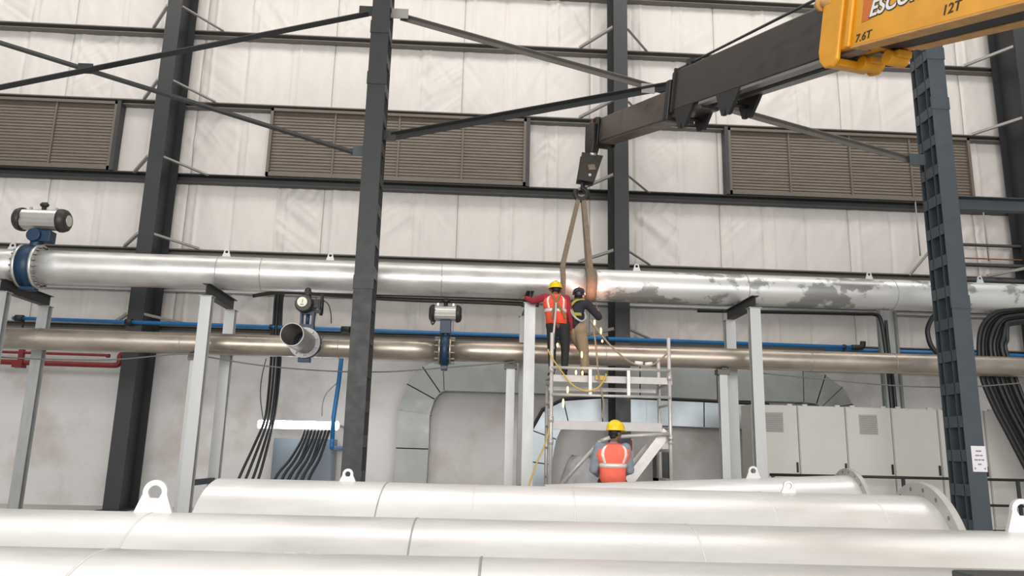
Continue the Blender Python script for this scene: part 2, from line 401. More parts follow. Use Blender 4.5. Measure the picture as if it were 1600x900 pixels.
# bracing in the lattice plane
YB = YF+.3
def brace(p, q, label, m, s=.11):
    tag(MB().ext(p, q, P_L(s, s, .014), up=(0, -1, .2)).build('brace_angle', m), label, 'brace')
def pt(px, py, dy=0): return at(px, py, YB+dy)
bL = pt(575, 18, -.06); bLd = pt(0, 133, -.06); ext = bL+(bLd-bL)*1.9
brace(bL, ext, 'dark diagonal brace rising right to the top of the slender lattice column', M_STEEL, .13)
bM = pt(558, 238, .06); bM0 = pt(0, 65, .06)
brace(bM, bM+(bM0-bM)*1.9, 'thin grey diagonal brace falling right across the left wall column', M_GIRTD, .10)
brace(pt(626, 26, .06), pt(1424, 250, .06), 'long grey diagonal brace falling right, passing behind the crane boom', M_ANGLE if False else M_GIRT, .10)
e0 = pt(612, 213, -.06); e1 = pt(1018, 139, -.06)
brace(e0, V((XD-.17, e1.y, e0.z+(e1.z-e0.z)*(XD-.17-e0.x)/(e1.x-e0.x))), 'dark diagonal brace rising right from the slender lattice column into the boom', M_STEEL, .12)
def gusset(c, w, h, label, m=M_STEEL, dy=0):
    c = V(c); o = MB(); o.box((c.x-w/2, c.y-.012+dy, c.z-h/2), (c.x+w/2, c.y+.012+dy, c.z+h/2))
    r = tag(o.build('gusset_plate', m), label, 'gusset plate')
    return r
gusset(pt(133, 107), .27, .20, 'dark square gusset plate where two braces cross at upper left')
gusset(pt(572, 18), .26, .2, 'gusset plate on the left of the slender lattice column near its top', dy=-.02)
gusset(pt(622, 22), .40, .2, 'gusset plate on the right of the slender lattice column near its top', M_ANGLE, dy=-.02)
gusset(pt(563, 236), .26, .2, 'gusset plate on the slender lattice column, left, over the middle louvre', M_STEELB, dy=-.02)
gusset(pt(608, 212), .26, .2, 'gusset plate on the slender lattice column, right, over the middle louvre', dy=-.02)
gusset(pt(1432, 250), .3, .22, 'gusset plate left of the right lattice column over the right louvre', M_STEELB, dy=-.02)
gusset(pt(1012, 139), .26, .2, 'gusset plate where braces cross beside the boom', M_ANGLE, dy=-.02)
b0 = at(1500, 318, YB+.0)
tag(MB().ext((XD+.17, YB, b0.z), (XD+9, YB, b0.z), P_C(.16, .26, .016)).build('tie_beam', M_STEELB), 'horizontal blue-grey tie beam leaving the right lattice column to the right', 'beam')

# paper notice
n0 = at(1531, 717, YF-.02); o = MB().box((n0.x-.13, YF-.004, n0.z-.22), (n0.x+.13, YF-.001, n0.z+.22))
t = tag(o.build('paper_notice', M_PAPER), 'white paper notice with faint lettering stuck on the right lattice column', 'notice')
LOC[t.name] = t.location.copy()
m = MB()
for i, ws in enumerate(((.10,), (.07, .05), (.06, .04, .05), (.06,))):
    tot = sum(ws)+.012*(len(ws)-1); xx = n0.x-tot/2
    for q in ws: m.box((xx, YF-.006, n0.z+.12-i*.075), (xx+q, YF-.004, n0.z+.145-i*.075)); xx += q+.012
for sd in (-1, 1): m.prism([(n0.x+sd*.10, YF-.005, n0.z-.19), (n0.x+sd*.065, YF-.005, n0.z-.165), (n0.x+sd*.10, YF-.005, n0.z-.14)], (0, 1, 0), .002)
m.build('lettering', M_INK, t)

# ------------------------------------------------------------------ pipework
def lug_on(mb, base, ax, w, h, hr, t):
    """eye plate standing on a pipe crest, plate plane spanned by ax and z"""
    ax = V(ax).normalized(); n = ax.cross(V((0, 0, 1))).normalized(); pts = []
    base = V(base); c = base+V((0, 0, h-w*.32)); rr = w*.32
    pts += [base-ax*w/2-V((0, 0, .03)), base+ax*w/2-V((0, 0, .03)), base+ax*w/2]
    K = 14
    for i in range(K+1):
        a = -.15+(math.pi+.3)*i/K; pts.append(c+ax*math.cos(a)*rr+V((0, 0, 1))*math.sin(a)*rr)
    pts.append(base-ax*w/2)
    mb.prism(pts, n, t, hole=(c, hr)); return mb
U0, U1 = at(100, 418.5, 14.4), at(1550, 466, 15.25); UR = .318
def upt(px):
    best = None                       # point on the upper pipe axis seen at image column px
    lo, hi = -1.0, 2.5
    for _ in range(60):
        mid = (lo+hi)/2; p = U0+(U1-U0)*mid; q = p-CAM; x = 800+F_PX*q.dot(RT)/q.dot(FW)
        if x < px: lo = mid
        else: hi = mid
    return U0+(U1-U0)*lo
UD = (U1-U0).normalized()
def pipe(name, label, p0, p1, r, m, seams=(), lugs=(), lugdim=(.16, .15, .03, .025), flanges=(), cat='pipe', group=None, seam_m=M_WELDD, hollow=False, n=56, fl_r=None, sw=.012, sr=.006):
    p0, p1 = V(p0), V(p1); d = (p1-p0).normalized(); mid = (p0+p1)/2
    t = thing(name, label, cat, (mid.x, mid.y, mid.z-r), group)
    b = MB()
    if hollow:
        b.tube([p0, p1], r, n, caps=False); b.tube([p0, p1], r-.014, n, caps=False)
        for p in (p0, p1): b.ring(p, d, r, r-.014, .001, n)
    else: b.tube([p0+(p1-p0)*k/24 for k in range(25)], r, n)
    b.build('pipe_shell', m, t, recalc=not hollow)
    for s in seams: MB().ring(s, d, r+sr, r-.002, sw, n).build('weld_seam', seam_m, t)
    for l in lugs: lug_on(MB(), l+V((0, 0, r)), d, *lugdim).build('lifting_lug', M_LUG, t)
    for c, fr, ft, nb in flanges:
        fl = MB().ring(c, d, fr, r-.005, ft, n).build('flange', m, t)
        _, a, bz = frame(d)
        for k in range(nb):
            th = 2*math.pi*(k+.5)/nb; q = c+(a*math.cos(th)+bz*math.sin(th))*(r+fr)/2; MB().cyl(q-d*(ft*.5+.045), q+d*(ft*.5+.045), .019, 6).build('bolt', M_GIRTD, fl)
    return t
VC = upt(50)                                  # big butterfly valve on the upper pipe
pipe('overhead_pipe', 'galvanised overhead pipe stub left of the blue valve, at the left edge', VC-UD*8, VC-UD*.12, UR, M_GALV, lugs=[upt(15)], lugdim=(.17, .13, .03, .025), flanges=[(VC-UD*.145, .415, .05, 20)])
pJ = upt(917)
pipe('overhead_pipe', 'long shiny galvanised overhead pipe from the blue valve to the welders', VC+UD*.12, pJ-UD*.004, UR, M_GALV, seams=[upt(343), upt(411), upt(690)], lugs=[upt(351), upt(514)], flanges=[(VC+UD*.145, .415, .05, 20)])
pipe('overhead_pipe', 'patchy galvanised overhead pipe right of the welders, held by the sling', pJ+UD*.004, upt(1750), UR, M_PATCH, seams=[pJ+UD*.02, upt(1162), upt(1390)], lugs=[upt(995), upt(1360), upt(1534)])

def valve_actuator(t, c, L, R, axis, parts=True):
    ax = V(axis).normalized(); _, a, b = frame(ax)
    prof = []
    for k in range(16):
        th = 2*math.pi*k/16; e = .82 if k % 4 == 0 else 1.0
        prof.append((math.cos(th)*R*e*.95, math.sin(th)*R*(.92 if abs(math.sin(th)) > .9 else e)))
    body = MB().ext(c-ax*L*.34, c+ax*L*.34, prof, up=b); body.build('actuator_body', M_ACT, t, bevel=.01)
    for s in (-1, 1):
        MB().tube([c+ax*s*L*.34, c+ax*s*L*.40, c+ax*s*L*.46, c+ax*s*L*.5], [R*1.04, R*1.04, R*.95, R*.72], 20).build('end_cap', M_ACTD, t)
        MB().cyl(c+ax*s*L*.5, c+ax*s*(L*.5+.012), R*.5, 20).build('cap_disc', M_ACT, t)
    top = c+V((0, 0, R))
    tp = MB(); tp.cyl(top-V((0, 0, .02)), top+V((0, 0, .05)), .04, 12); tp.sph(top+V((0, 0, .085)), .085, .06, .05); tp.cbox(top+V((.0, 0, .12)), .1, .03, .03); tp.build('position_indicator', M_BLACK, t)
    for s in (-1, 1): MB().cbox(top+V((s*.24*L, 0, .01)), .035, .05, .05).build('mount_stub', M_ACT, t)

t = thing('butterfly_valve', 'blue butterfly valve with silver actuator on the upper pipe at left', 'valve', VC-V((0, 0, .4)))
MB().ring(VC, UD, .40, UR-.02, .235, 48).build('valve_body', M_BLUEV, t)
for k in range(20):
    th = 2*math.pi*(k+.5)/20; _, a, bz = frame(UD); q = VC+(a*math.cos(th)+bz*math.sin(th))*.375; MB().cyl(q-UD*.22, q+UD*.22, .013, 6).build('stud_bolt', M_ANGLE, t)
nk = VC+V((0, 0, .4)); q = at(66, 344, VC.y)
nn = MB(); nn.cyl(nk-V((0, 0, .06)), V((nk.x+.05, nk.y, q.z-.2)), .11, 16); nn.cbox((nk.x+.12, nk.y, q.z-.33), .36, .22, .22); nn.cyl((nk.x+.02, nk.y-.18, q.z-.33), (nk.x+.02, nk.y+.1, q.z-.33), .125, 20)
nn.build('gearbox_neck', M_BLUEV, t, bevel=.012)
bt = VC-V((0, 0, .40)); MB().cbox(bt-V((0, 0, .01)), .28, .16, .09).build('valve_foot', M_BLUEV, t, bevel=.01)
valve_actuator(t, V((q.x, VC.y, q.z)), .98, .215, (1, 0, 0))

# lower soiled pipe
L0, L1 = at(0, 528, 14.6), at(1590, 573.5, 14.75); LR = .2; LD = (L1-L0).normalized()
def lpt(px):
    lo, hi = -1.0, 2.5
    for _ in range(60):
        mid = (lo+hi)/2; q = L0+(L1-L0)*mid-CAM
        if 800+F_PX*q.dot(RT)/q.dot(FW) < px: lo = mid
        else: hi = mid
    return L0+(L1-L0)*lo
VL = lpt(695)
VT = lpt(486)
t = pipe('process_pipe', 'brown-stained stainless lower pipe left of the small blue valve', L0-LD*8, VL-LD*.075, LR, M_SS, seams=[lpt(62), lpt(286), lpt(505), lpt(530)], flanges=[(VL-LD*.1, .27, .04, 0)])
MB().cyl(VT, V((VT.x, 14.26, VT.z)), .19, 40).build('tee_branch', M_SS, t)
MB().ring((VT.x, 14.29, VT.z), (0, 1, 0), .27, .15, .05, 40).build('branch_flange', M_GALV, t)
pipe('process_pipe', 'brown-stained stainless lower pipe right of the small blue valve', VL+LD*.075, lpt(1800), LR, M_SS, seams=[lpt(945), lpt(1170), lpt(1265), lpt(1395)], flanges=[(VL+LD*.1, .27, .04, 0)])
# small valve in line
t = thing('butterfly_valve', 'small blue butterfly valve in the lower pipe, silver actuator on top', 'valve', VL-V((0, 0, .34)))
MB().ring(VL, LD, .30, .16, .14, 36).build('valve_body', M_BLUEV, t)
_, a, bz = frame(LD)
for k in range(12):
    th = 2*math.pi*(k+.5)/12; p = VL+(a*math.cos(th)+bz*math.sin(th))*.245; MB().cyl(p-LD*.19, p+LD*.19, .016, 6).build('stud_bolt', M_GALVP, t)
MB().cbox(VL-V((0, 0, .33)), .12, .14, .1).build('valve_foot', M_BLUEV, t, bevel=.01)
q = at(696, 490, VL.y)
nn = MB(); nn.cyl(VL+V((0, 0, .28)), (VL.x, VL.y, q.z-.3), .06, 16); nn.cbox((VL.x, VL.y, q.z-.27), .21, .2, .26); nn.build('gearbox_neck', M_BLUEV, t, bevel=.012)
valve_actuator(t, V((q.x, VL.y, q.z)), .62, .165, (1, 0, 0))
cable('air_hose', [(q.x-.2, VL.y-.17, q.z+.05), (q.x-.27, VL.y-.2, q.z-.1), (q.x-.23, VL.y-.2, q.z-.25), (q.x-.18, VL.y-.17, q.z-.17)], .016, M_CABLE, '', parent=t)
# branch valve and open pipe stub pointing at the viewer
VB = V((VT.x, 14.17, VT.z))
t = thing('branch_valve', 'blue branch valve with round gauge face behind the open pipe stub', 'valve', VB-V((0, 0, .34)))
MB().ring(VB, (0, 1, 0), .28, .15, .14, 36).build('valve_body', M_BLUEV, t)
for k in range(10):
    th = 2*math.pi*(k+.5)/10; p = VB+V((math.cos(th), 0, math.sin(th)))*.235; MB().cyl(p-V((0, .17, 0)), p+V((0, .15, 0)), .018, 6).build('stud_bolt', M_GALVP, t)
MB().cbox(VB-V((0, 0, .31)), .22, .12, .09).build('valve_foot', M_BLUEV, t, bevel=.01)
q = at(477, 476, 14.1)
yk = MB()
for s in (-1, 1): yk.bar((VB.x+s*.1, 14.17, VB.z+.26), (VB.x+s*.11, 14.17, q.z-.12), .035, .16)
yk.cbox((VB.x, 14.17, VB.z+.30), .26, .17, .09); yk.cbox((VB.x, 14.17, q.z-.15), .26, .17, .05); yk.cyl((VB.x, 14.17, VB.z+.3), (VB.x, 14.17, q.z-.1), .035, 12)
yk.build('yoke', M_BLUEV, t)
ac = MB(); ac.tube([(q.x, 13.93, q.z), (q.x, 13.98, q.z), (q.x, 14.35, q.z), (q.x, 14.42, q.z)], [.14, .165, .165, .1], 24); ac.build('actuator_body', M_ACTD, t)
MB().cyl((q.x-.02, 13.915, q.z+.02), (q.x-.02, 13.94, q.z+.02), .09, 28).build('gauge_face', mat('gauge_cream', (.82, .80, .66), .4), t)
gd = MB(); gd.bar((q.x-.02, 13.912, q.z+.0), (q.x-.01, 13.912, q.z+.07), .012, .005, up=(0, 1, 0)); gd.cbox((q.x-.02, 13.912, q.z-.03), .06, .005, .02); gd.build('gauge_needle', M_GTRAY, t)
sd = MB(); sd.cbox((q.x+.19, 14.1, q.z+.02), .12, .12, .16); sd.cbox((q.x+.29, 14.1, q.z-.02), .08, .09, .26); sd.cyl((q.x+.31, 14.05, q.z-.2), (q.x+.31, 14.05, q.z+.2), .03, 10); sd.cbox((q.x+.26, 14.05, q.z-.13), .1, .07, .06); sd.build('solenoid', M_BLACK, t)
sw = MB(); sw.cyl((q.x+.02, 14.15, q.z+.15), (q.x+.02, 14.15, q.z+.26), .07, 14); sw.sph((q.x+.02, 14.15, q.z+.28), .06); sw.build('limit_switch', M_ACTD, t)
cable('air_hose', [(q.x+.3, 14.1, q.z+.1), (q.x+.42, 14.1, q.z+.02), (q.x+.47, 14.15, q.z-.15), (q.x+.48, 14.2, q.z-.32)], .01, M_CABLE, '', parent=t)
pm = at(457, 523.5, 13.06)
pipe('pipe_stub', 'short open-ended steel pipe stub pointing toward the viewer', (VB.x, 14.05, VB.z), (VB.x, 13.06, VB.z), .2, mat('dull_grey_pipe', (.36, .345, .335), .45, .5, .15, 5), flanges=[(V((VB.x, 14.07, VB.z)), .28, .045, 0)], hollow=True)

# portal frames carrying the pipes
def hpost(mb, x, y, z0, z1, w=.2, d=.15): return mb.ext((x, y, z0), (x, y, z1), P_I(w, d, .012, .01), up=(0, 1, 0))
def portal(px, py, label, first=True, Yf=14.02, Yb=15.42):
    x = at(px, py, Yf-.08).x; s = (x-U0.x)/(UD.x); p = U0+UD*s; zt = p.z-UR-.02; hb = .22
    t = thing('pipe_gantry', label, 'pipe gantry', (x, (Yf+Yb)/2, 0), 'galvanised pipe gantries')
    for yy in (Yf, Yb):
        hpost(MB(), x, yy, 0, zt-hb).build('post', M_GALVP, t)
        MB().cbox((x, yy, zt-hb-.006), .24, .2, .012).build('cap_plate', M_GALVP, t)
        MB().cbox((x, yy, .01), .32, .32, .02).build('base_plate', M_GALVP, t)
    MB().ext((x, Yf-.12, zt-hb/2), (x, Yb+.12, zt-hb/2), P_I(.14, hb, .012, .01)).build('cross_beam', M_GIRTD, t)
    if px > 0: MB().bar((x, Yf, .75), (x, Yb, .75), .08, .1).build('tie_rail', M_STEELB, t)
    sa = MB(); sa.cbox((x, p.y, zt+.008), .1, .22, .025); sa.build('saddle', M_GALVP, t)
    return x
def low_support(x, label):
    p = L0+LD*((x-L0.x)/LD.x); t = thing('pipe_support_post', label, 'pipe support', (x, p.y, 0))
    zt = p.z-LR
    hpost(MB(), x, p.y, 0, zt-.12, .16, .14).build('post', M_GALVP, t)
    MB().cbox((x, p.y, zt-.07), .24, .2, .10).build('bearing_block', M_GIRT, t); MB().cbox((x, p.y, zt-.01), .1, .3, .02).build('saddle', M_GIRT, t)
    MB().cbox((x, p.y, .01), .28, .28, .02).build('base_plate', M_GALVP, t)
xL = portal(307, 600, 'galvanised pipe gantry left of the slender lattice column')
xM = portal(826, 600, 'galvanised pipe gantry just left of the scaffold tower')
xR = portal(1187, 640, 'galvanised pipe gantry right of the scaffold tower, by the cabinets')
xO = portal(-6, 500, 'galvanised pipe gantry cut by the left edge of the picture')
low_support(xL-.30, 'short galvanised post under the lower pipe beside the left support frame')
low_support(xM-.30, 'short galvanised post under the lower pipe left of the scaffold')
low_support(xR-.42, 'short galvanised post under the lower pipe near the grey cabinets')

# blue air line on the back wall
def wire_pipe(name, pxs, Y, r, m, label, cat='pipe', n=12):
    pts = [at(a, b, Y) for a, b in pxs]
    t = thing(name, label, cat, (sum((p for p in pts), V())/len(pts)))
    MB().tube(pts, r, n).build('tube', m, t); return t, pts
Yb = 16.95
t, pts = wire_pipe('air_line', [(20, 497), (1343, 543)], Yb, .042, M_BLUEP, 'long thin blue air line running above the lower pipe')
for a, L in ((30, .16), (194, .14), (529, .3), (536, .15)):
    k = (a-20)/1323; p = pts[0]+(pts[1]-pts[0])*k; d = (pts[1]-pts[0]).normalized(); MB().cyl(p-d*L/2, p+d*L/2, .075, 14).build('coupling', M_BLACK, t)
el = pts[1]; MB().tube(smooth_pts([el-V((.18, 0, 0)), el, el+V((.07, 0, .03)), el+V((.09, 0, .14))], 4), .062, 12).build('end_elbow', M_BLACK, t)
for a in (35, 410, 545, 677, 935, 1318):
    k = (a-20)/1323; hg = MB(); p = pts[0]+(pts[1]-pts[0])*k; hg.bar(p+V((0, .04, -.2)), p+V((0, .04, .06)), .03, .03); hg.ring(p, (1, 0, 0), .058, .04, .05, 14); hg.build('clip', M_BLACK, t)
t, pts = wire_pipe('air_line', [(1288, 545), (1700, 559)], Yb+.2, .042, M_BLUEP, 'short blue air line at the right behind the lattice column')
AD, pts = wire_pipe('air_drop', [(534, 556), (529, 600), (521, 652), (519, 690)], 17.3, .05, M_BLUEP, 'blue vertical air pipe dropping to the lit lamp')
e = pts[-1]; MB().tube(smooth_pts([e+V((0, 0, .05)), e-V((0, 0, .06)), e+V((0, .12, -.14)), V((e.x, YM, e.z-.14))], 4), .052, 12).build('bend', M_BLUEP, AD)
# red fire pipes
t, pts = wire_pipe('fire_pipe', [(-60, 563), (20, 566), (174, 571), (182, 571)], 17.9, .06, M_RED, 'red fire main with upturned elbow at the left edge')
e = pts[-1]; MB().tube(smooth_pts([e-V((.05, 0, 0)), e+V((.03, 0, .02)), e+V((.06, 0, .1)), e+V((.06, 0, .22)), e+V((.13, 0, .27)), e+V((.25, 0, .28))], 4), .065, 12).build('elbow', M_RED, t)
p = at(30, 569, 17.9); MB().cbox(p, .22, .2, .16).build('clamp', M_RED, t); 
t, pts = wire_pipe('fire_branch', [(-60, 548), (10, 550), (164, 555), (170, 556)], 17.95, .032, M_RED, 'thin red pipe running above the red fire main')
p = at(34, 553, 17.95); MB().bar(p-V((0, 0, .2)), p+V((0, 0, .1)), .1, .1).build('bracket', M_RED, t)
e = pts[-1]; MB().cyl(e-V((.05, 0, 0)), e+V((.02, 0, 0)), .045, 12).build('end_plug', M_RED, t)

# ------------------------------------------------------------------ ducts on the masonry wall
def arch_duct(pxo, thick, Y0, Y1, label, name='air_duct', edge_m=None, m=M_DUCT, feet=True):
    """pxo: outer outline pixels from left foot over the top to the right foot; thick: duct height in metres"""
    Pf = [at(a, b, Y0) for a, b in pxo]
    N = len(Pf); inn = []
    for i in range(N):
        a = Pf[max(i-1, 0)]; b = Pf[min(i+1, N-1)]; d = (b-a).normalized(); nrm = V((d.z, 0, -d.x)); inn.append(Pf[i]+nrm*thick)
    t = thing(name, label, 'duct', (sum((p.x for p in Pf))/N, (Y0+Y1)/2, min(p.z for p in Pf)))
    for i in range(N-1):
        o0, o1, i0, i1 = Pf[i], Pf[i+1], inn[i], inn[i+1]; dy = V((0, Y1-Y0, 0))
        MB().add([o0, o1, i1, i0, o0+dy, o1+dy, i1+dy, i0+dy], [(0, 1, 2, 3), (7, 6, 5, 4), (0, 4, 5, 1), (3, 2, 6, 7), (0, 3, 7, 4), (1, 5, 6, 2)]).build('duct_section', m, t)
    for i in range(1, N-1):
        MB().prism([Pf[i]+(Pf[i]-inn[i])*.025, inn[i]-(Pf[i]-inn[i])*.025, inn[i]-(Pf[i]-inn[i])*.025+V((0, Y1-Y0, 0)), Pf[i]+(Pf[i]-inn[i])*.025+V((0, Y1-Y0, 0))], (Pf[min(i+1, N-1)]-Pf[max(i-1, 0)]), .025).build('seam_flange', m, t)
    if edge_m:
        MB().tube([p+V((0, -.02, 0)) for p in Pf], .04, 8).build('edge_gasket', edge_m, t)
    return t
arch_duct([(612, 800), (619, 700), (622, 640), (636, 600), (660, 573), (692, 561), (830, 565), (1000, 571), (1120, 576), (1255, 580), (1290, 586), (1316, 605), (1332, 632), (1345, 720), (1352, 800)], .74, 18.12, 18.58, 'large grey galvanised duct arching across the lower wall behind the scaffold')
arch_duct([(812, 800), (820, 720), (830, 672), (848, 640), (880, 624), (940, 620), (1010, 622), (1100, 626), (1200, 632), (1216, 660), (1225, 800)], .62, 18.12, 18.54, 'smaller shiny duct with black edge nested under the large arched duct', edge_m=M_BLACK, m=mat('duct_bright', (.47, .53, .57), .38, .7, .15, 2))

# ------------------------------------------------------------------ lamp, cables at left centre
lc0, lc1 = at(404, 663, 17.5), at(519, 665, 17.5)
t = thing('tube_lamp', 'glowing white tube lamp on the lower wall at left centre', 'lamp', (lc0+lc1)/2-V((0, 0, .1)))
MB().tube([lc0, lc0+(lc1-lc0)*.5, lc1], .085, 16).build('lamp_tube', M_LED, t)
MB().box((lc0.x-.02, 17.57, lc0.z-.06), (lc1.x+.02, 17.66, lc0.z+.10)).build('batten', M_WHITE, t)
for xx in (lc0.x+.2, lc1.x-.2): MB().box((xx-.03, 17.66, lc0.z-.02), (xx+.03, YM, lc0.z+.06)).build('wall_bracket', M_ANGLE, t)
lp = at(526, 665, 17.6); t = thing('bulb_lamp', 'small glowing lamp just right of the tube lamp behind the blue pipe', 'lamp', lp)
MB().sph(lp, .06, .05, .1).build('bulb', M_LED, t); MB().cyl(lp+V((0, .04, 0)), (lp.x, YM, lp.z), .03, 12).build('holder', M_ANGLE, t)
FLR = lambda p: V((p.x, p.y, .03))
for i, (dx, dy) in enumerate(((0, 0), (5, .08), (-5, .05), (9, .12))):
    cable('power_cable', [at(450+dx, 452, 16.9+dy), at(436+dx*.8, 458, 16.9+dy), at(432+dx*.8, 500, 16.9+dy), at(429+dx, 560, 17.0+dy), at(425+dx, 610, 17.1+dy), at(419+dx, 655, 17.2+dy), at(405+dx*1.5, 695, 17.0+dy), at(384+dx*2.2, 748, 16.8+dy), at(360+dx*2.2, 805, 16.7+dy), FLR(at(354+dx*2.2, 830, 16.6+dy))], .03, M_CABLE, '%s black power cable dropping left of the glowing lamp' % ('first', 'second', 'third', 'fourth')[i], group='black power cables above the lamp')
for i in range(8):
    a = 470+i*5.5; b = 430+i*7+(i % 3)*4
    cable('power_cable', [at(a+6, 672, 17.35), at(a, 690, 17.25), at((a+b)/2+3, 718, 17.1), at(b, 748, 16.95), at(b-16, 800, 16.8), FLR(at(b-22, 825, 16.7))], .03, M_CABLE, 'black cable in the fan hanging beneath the right half of the glowing lamp', group='black cables under the lamp')
p0, p1 = at(428, 684, 17.9), at(522, 684, 17.9)
t = thing('distribution_cabinet', 'low grey-blue cabinet on the floor beneath the glowing lamp', 'cabinet', ((p0.x+p1.x)/2, 18.1, 0))
mcab = mat('cabinet_blue_grey', (.17, .20, .235), .4, .2, .1, 3)
MB().box((p0.x, 17.9, .08), (p1.x, 18.4, p0.z)).build('body', mcab, t, bevel=.01); MB().box((p0.x+.03, 17.885, .14), ((p0.x+p1.x)/2-.01, 17.9, p0.z-.08)).build('door', mcab, t); MB().box(((p0.x+p1.x)/2+.01, 17.885, .14), (p1.x-.03, 17.9, p0.z-.08)).build('door', mcab, t); MB().box((p0.x, 17.95, 0), (p1.x, 18.35, .08)).build('plinth', M_SEAM, t)
cable('thin_wire', [at(416, 560, 17.6), at(409, 590, 17.6), at(407, 620, 17.6), at(411, 655, 17.6)], .011, M_CABLE, 'thin black wire looping down left of the vertical black cables', cat='wire')
cable('thin_wire', [at(527, 598, 17.32), at(510, 615, 17.7), at(504, 632, 17.9), at(503, 650, 17.9)], .011, M_CABG, 'thin grey wire curling left of the blue vertical pipe', cat='wire')
cable('slack_wire', [at(-30, 556, 14.36), at(60, 561, 14.36), at(175, 562, 14.36), at(282, 553, 14.36), at(320, 557, 14.36), at(400, 570, 14.36), at(500, 579, 14.36), at(600, 581, 14.36), at(700, 574, 14.36), at(812, 565, 14.36)], .012, M_CABG, 'slack grey wire strung beneath the lower pipe on the left', cat='wire')
cable('slack_wire', [at(1190, 583, 14.36), at(1280, 592, 14.36), at(1390, 602, 14.36), at(1470, 605, 14.36), at(1540, 603, 14.36), at(1640, 594, 14.36)], .012, M_CABG, 'slack grey wire strung beneath the lower pipe on the right', cat='wire')
for i, dy in enumerate((0, 4, 8)):
    cable('cable_run', [at(395, 461+dy*.3, 15.55), at(450, 454+dy*.5, 15.55), at(560, 459+dy*.8, 15.6), at(640, 462+dy, 15.6), at(760, 466+dy, 15.6), at(842, 470+dy, 15.6)], .024, M_CABB, '%s brown-black cable slung along the underside of the upper pipe' % ('topmost', 'middle', 'lowest')[i], group='cables under the upper pipe')
cable('dark_conduit', [at(1090, 485, 16.1), at(1200, 487, 16.1), at(1340, 490, 16.1), at(1366, 491, 16.1), at(1376, 500, 16.1), at(1383, 540, 16.1), at(1390, 600, 16.1), at(1394, 641, 16.1)], .045, M_CABLE, 'black cable running under the upper pipe then down to the cabinets', cat='cable')
cable('dark_conduit', [at(1384, 500, 16.1), at(1388, 540, 16.1), at(1396, 600, 16.1), at(1400, 641, 16.1)], .035, M_CABLE, 'second black cable descending beside the vertical cable tray', cat='cable')
a0, a1 = at(1378, 560, 16.7).x, at(1408, 560, 16.7).x; zt = at(1395, 484, 16.7).z
t = thing('cable_tray', 'vertical green-grey cable tray rising behind the grey cabinets', 'cable tray', ((a0+a1)/2, 16.75, 0))
MB().box((a0, 16.72, 0), (a0+.05, 16.82, zt)).build('side_rail', M_GTRAY, t); MB().box((a1-.05, 16.72, 0), (a1, 16.82, zt)).build('side_rail', M_GTRAY, t); MB().box((a0+.05, 16.79, 0), (a1-.05, 16.81, zt)).build('tray_back', M_GALVP, t)
# heavy cables at right
cable('heavy_cable', [at(1590, 482, 15.1), at(1540, 479, 15.1), at(1490, 481, 15.1), at(1463, 491, 15.1), at(1451, 508, 15.1), at(1450, 525, 15.1), at(1458, 545, 15.1), at(1480, 560, 15.1), at(1535, 575, 15.1)], .05, M_CABLE, 'black cable loop just left of the right lattice column')
for i in range(8):
    k = i; o = k*7.5; YH = 15.08+.055*(k % 3)
    cable('heavy_cable', [at(1640, 478+k*3.2, YH), at(1580, 484+k*3.2, YH), at(1553+o*.4, 490+k*3.5, YH), at(1534+o*.75, 510+k*3, YH), at(1529+o*.8, 545, YH), at(1534+o, 590, YH), at(1552+o, 635, YH), at(1578+o, 685, YH), at(1625+o, 775, YH), at(1665+o, 850, YH)], .042, M_CABLE, 'thick black cable in the bundle curving down at the right edge', group='thick black cables at the right edge')
for i, (y, r, m, l) in enumerate(((382, .04, M_GIRTD, 'uppermost dark conduit right of the right lattice column'), (403, .018, M_RUST, 'thin reddish conduit right of the right lattice column'), (413, .05, M_GIRTD, 'thick dark conduit below the thin reddish one at the right'), (437, .06, M_GIRTD, 'lowest dark conduit, just above the pipe at the right edge'))):
    a = at(1500, y, 17.96); tag(MB().cyl(a, a+V((6, 0, 0)), r, 10).build('conduit', m), l, 'conduit')
for a, b, l in (((1430, 314), (1440, 400), 'thin pale hanger rod left of the right lattice column'), ((1536, 327), (1543, 408), 'thin pale hanger rod right of the right lattice column')):
    p = at(*a, 18.03); tag(MB().cyl(p, V((p.x, 18.03, at(*b, 18.03).z)), .018, 8).build('hanger_rod', M_ANGLE), l, 'rod')
tag(MB().bar(at(1452, 393, 17.7), at(1421, 430, 18.02), .07, .05).build('pipe_stay', M_ANGLE), 'slanting grey stay left of the right lattice column, above the pipe', 'stay')

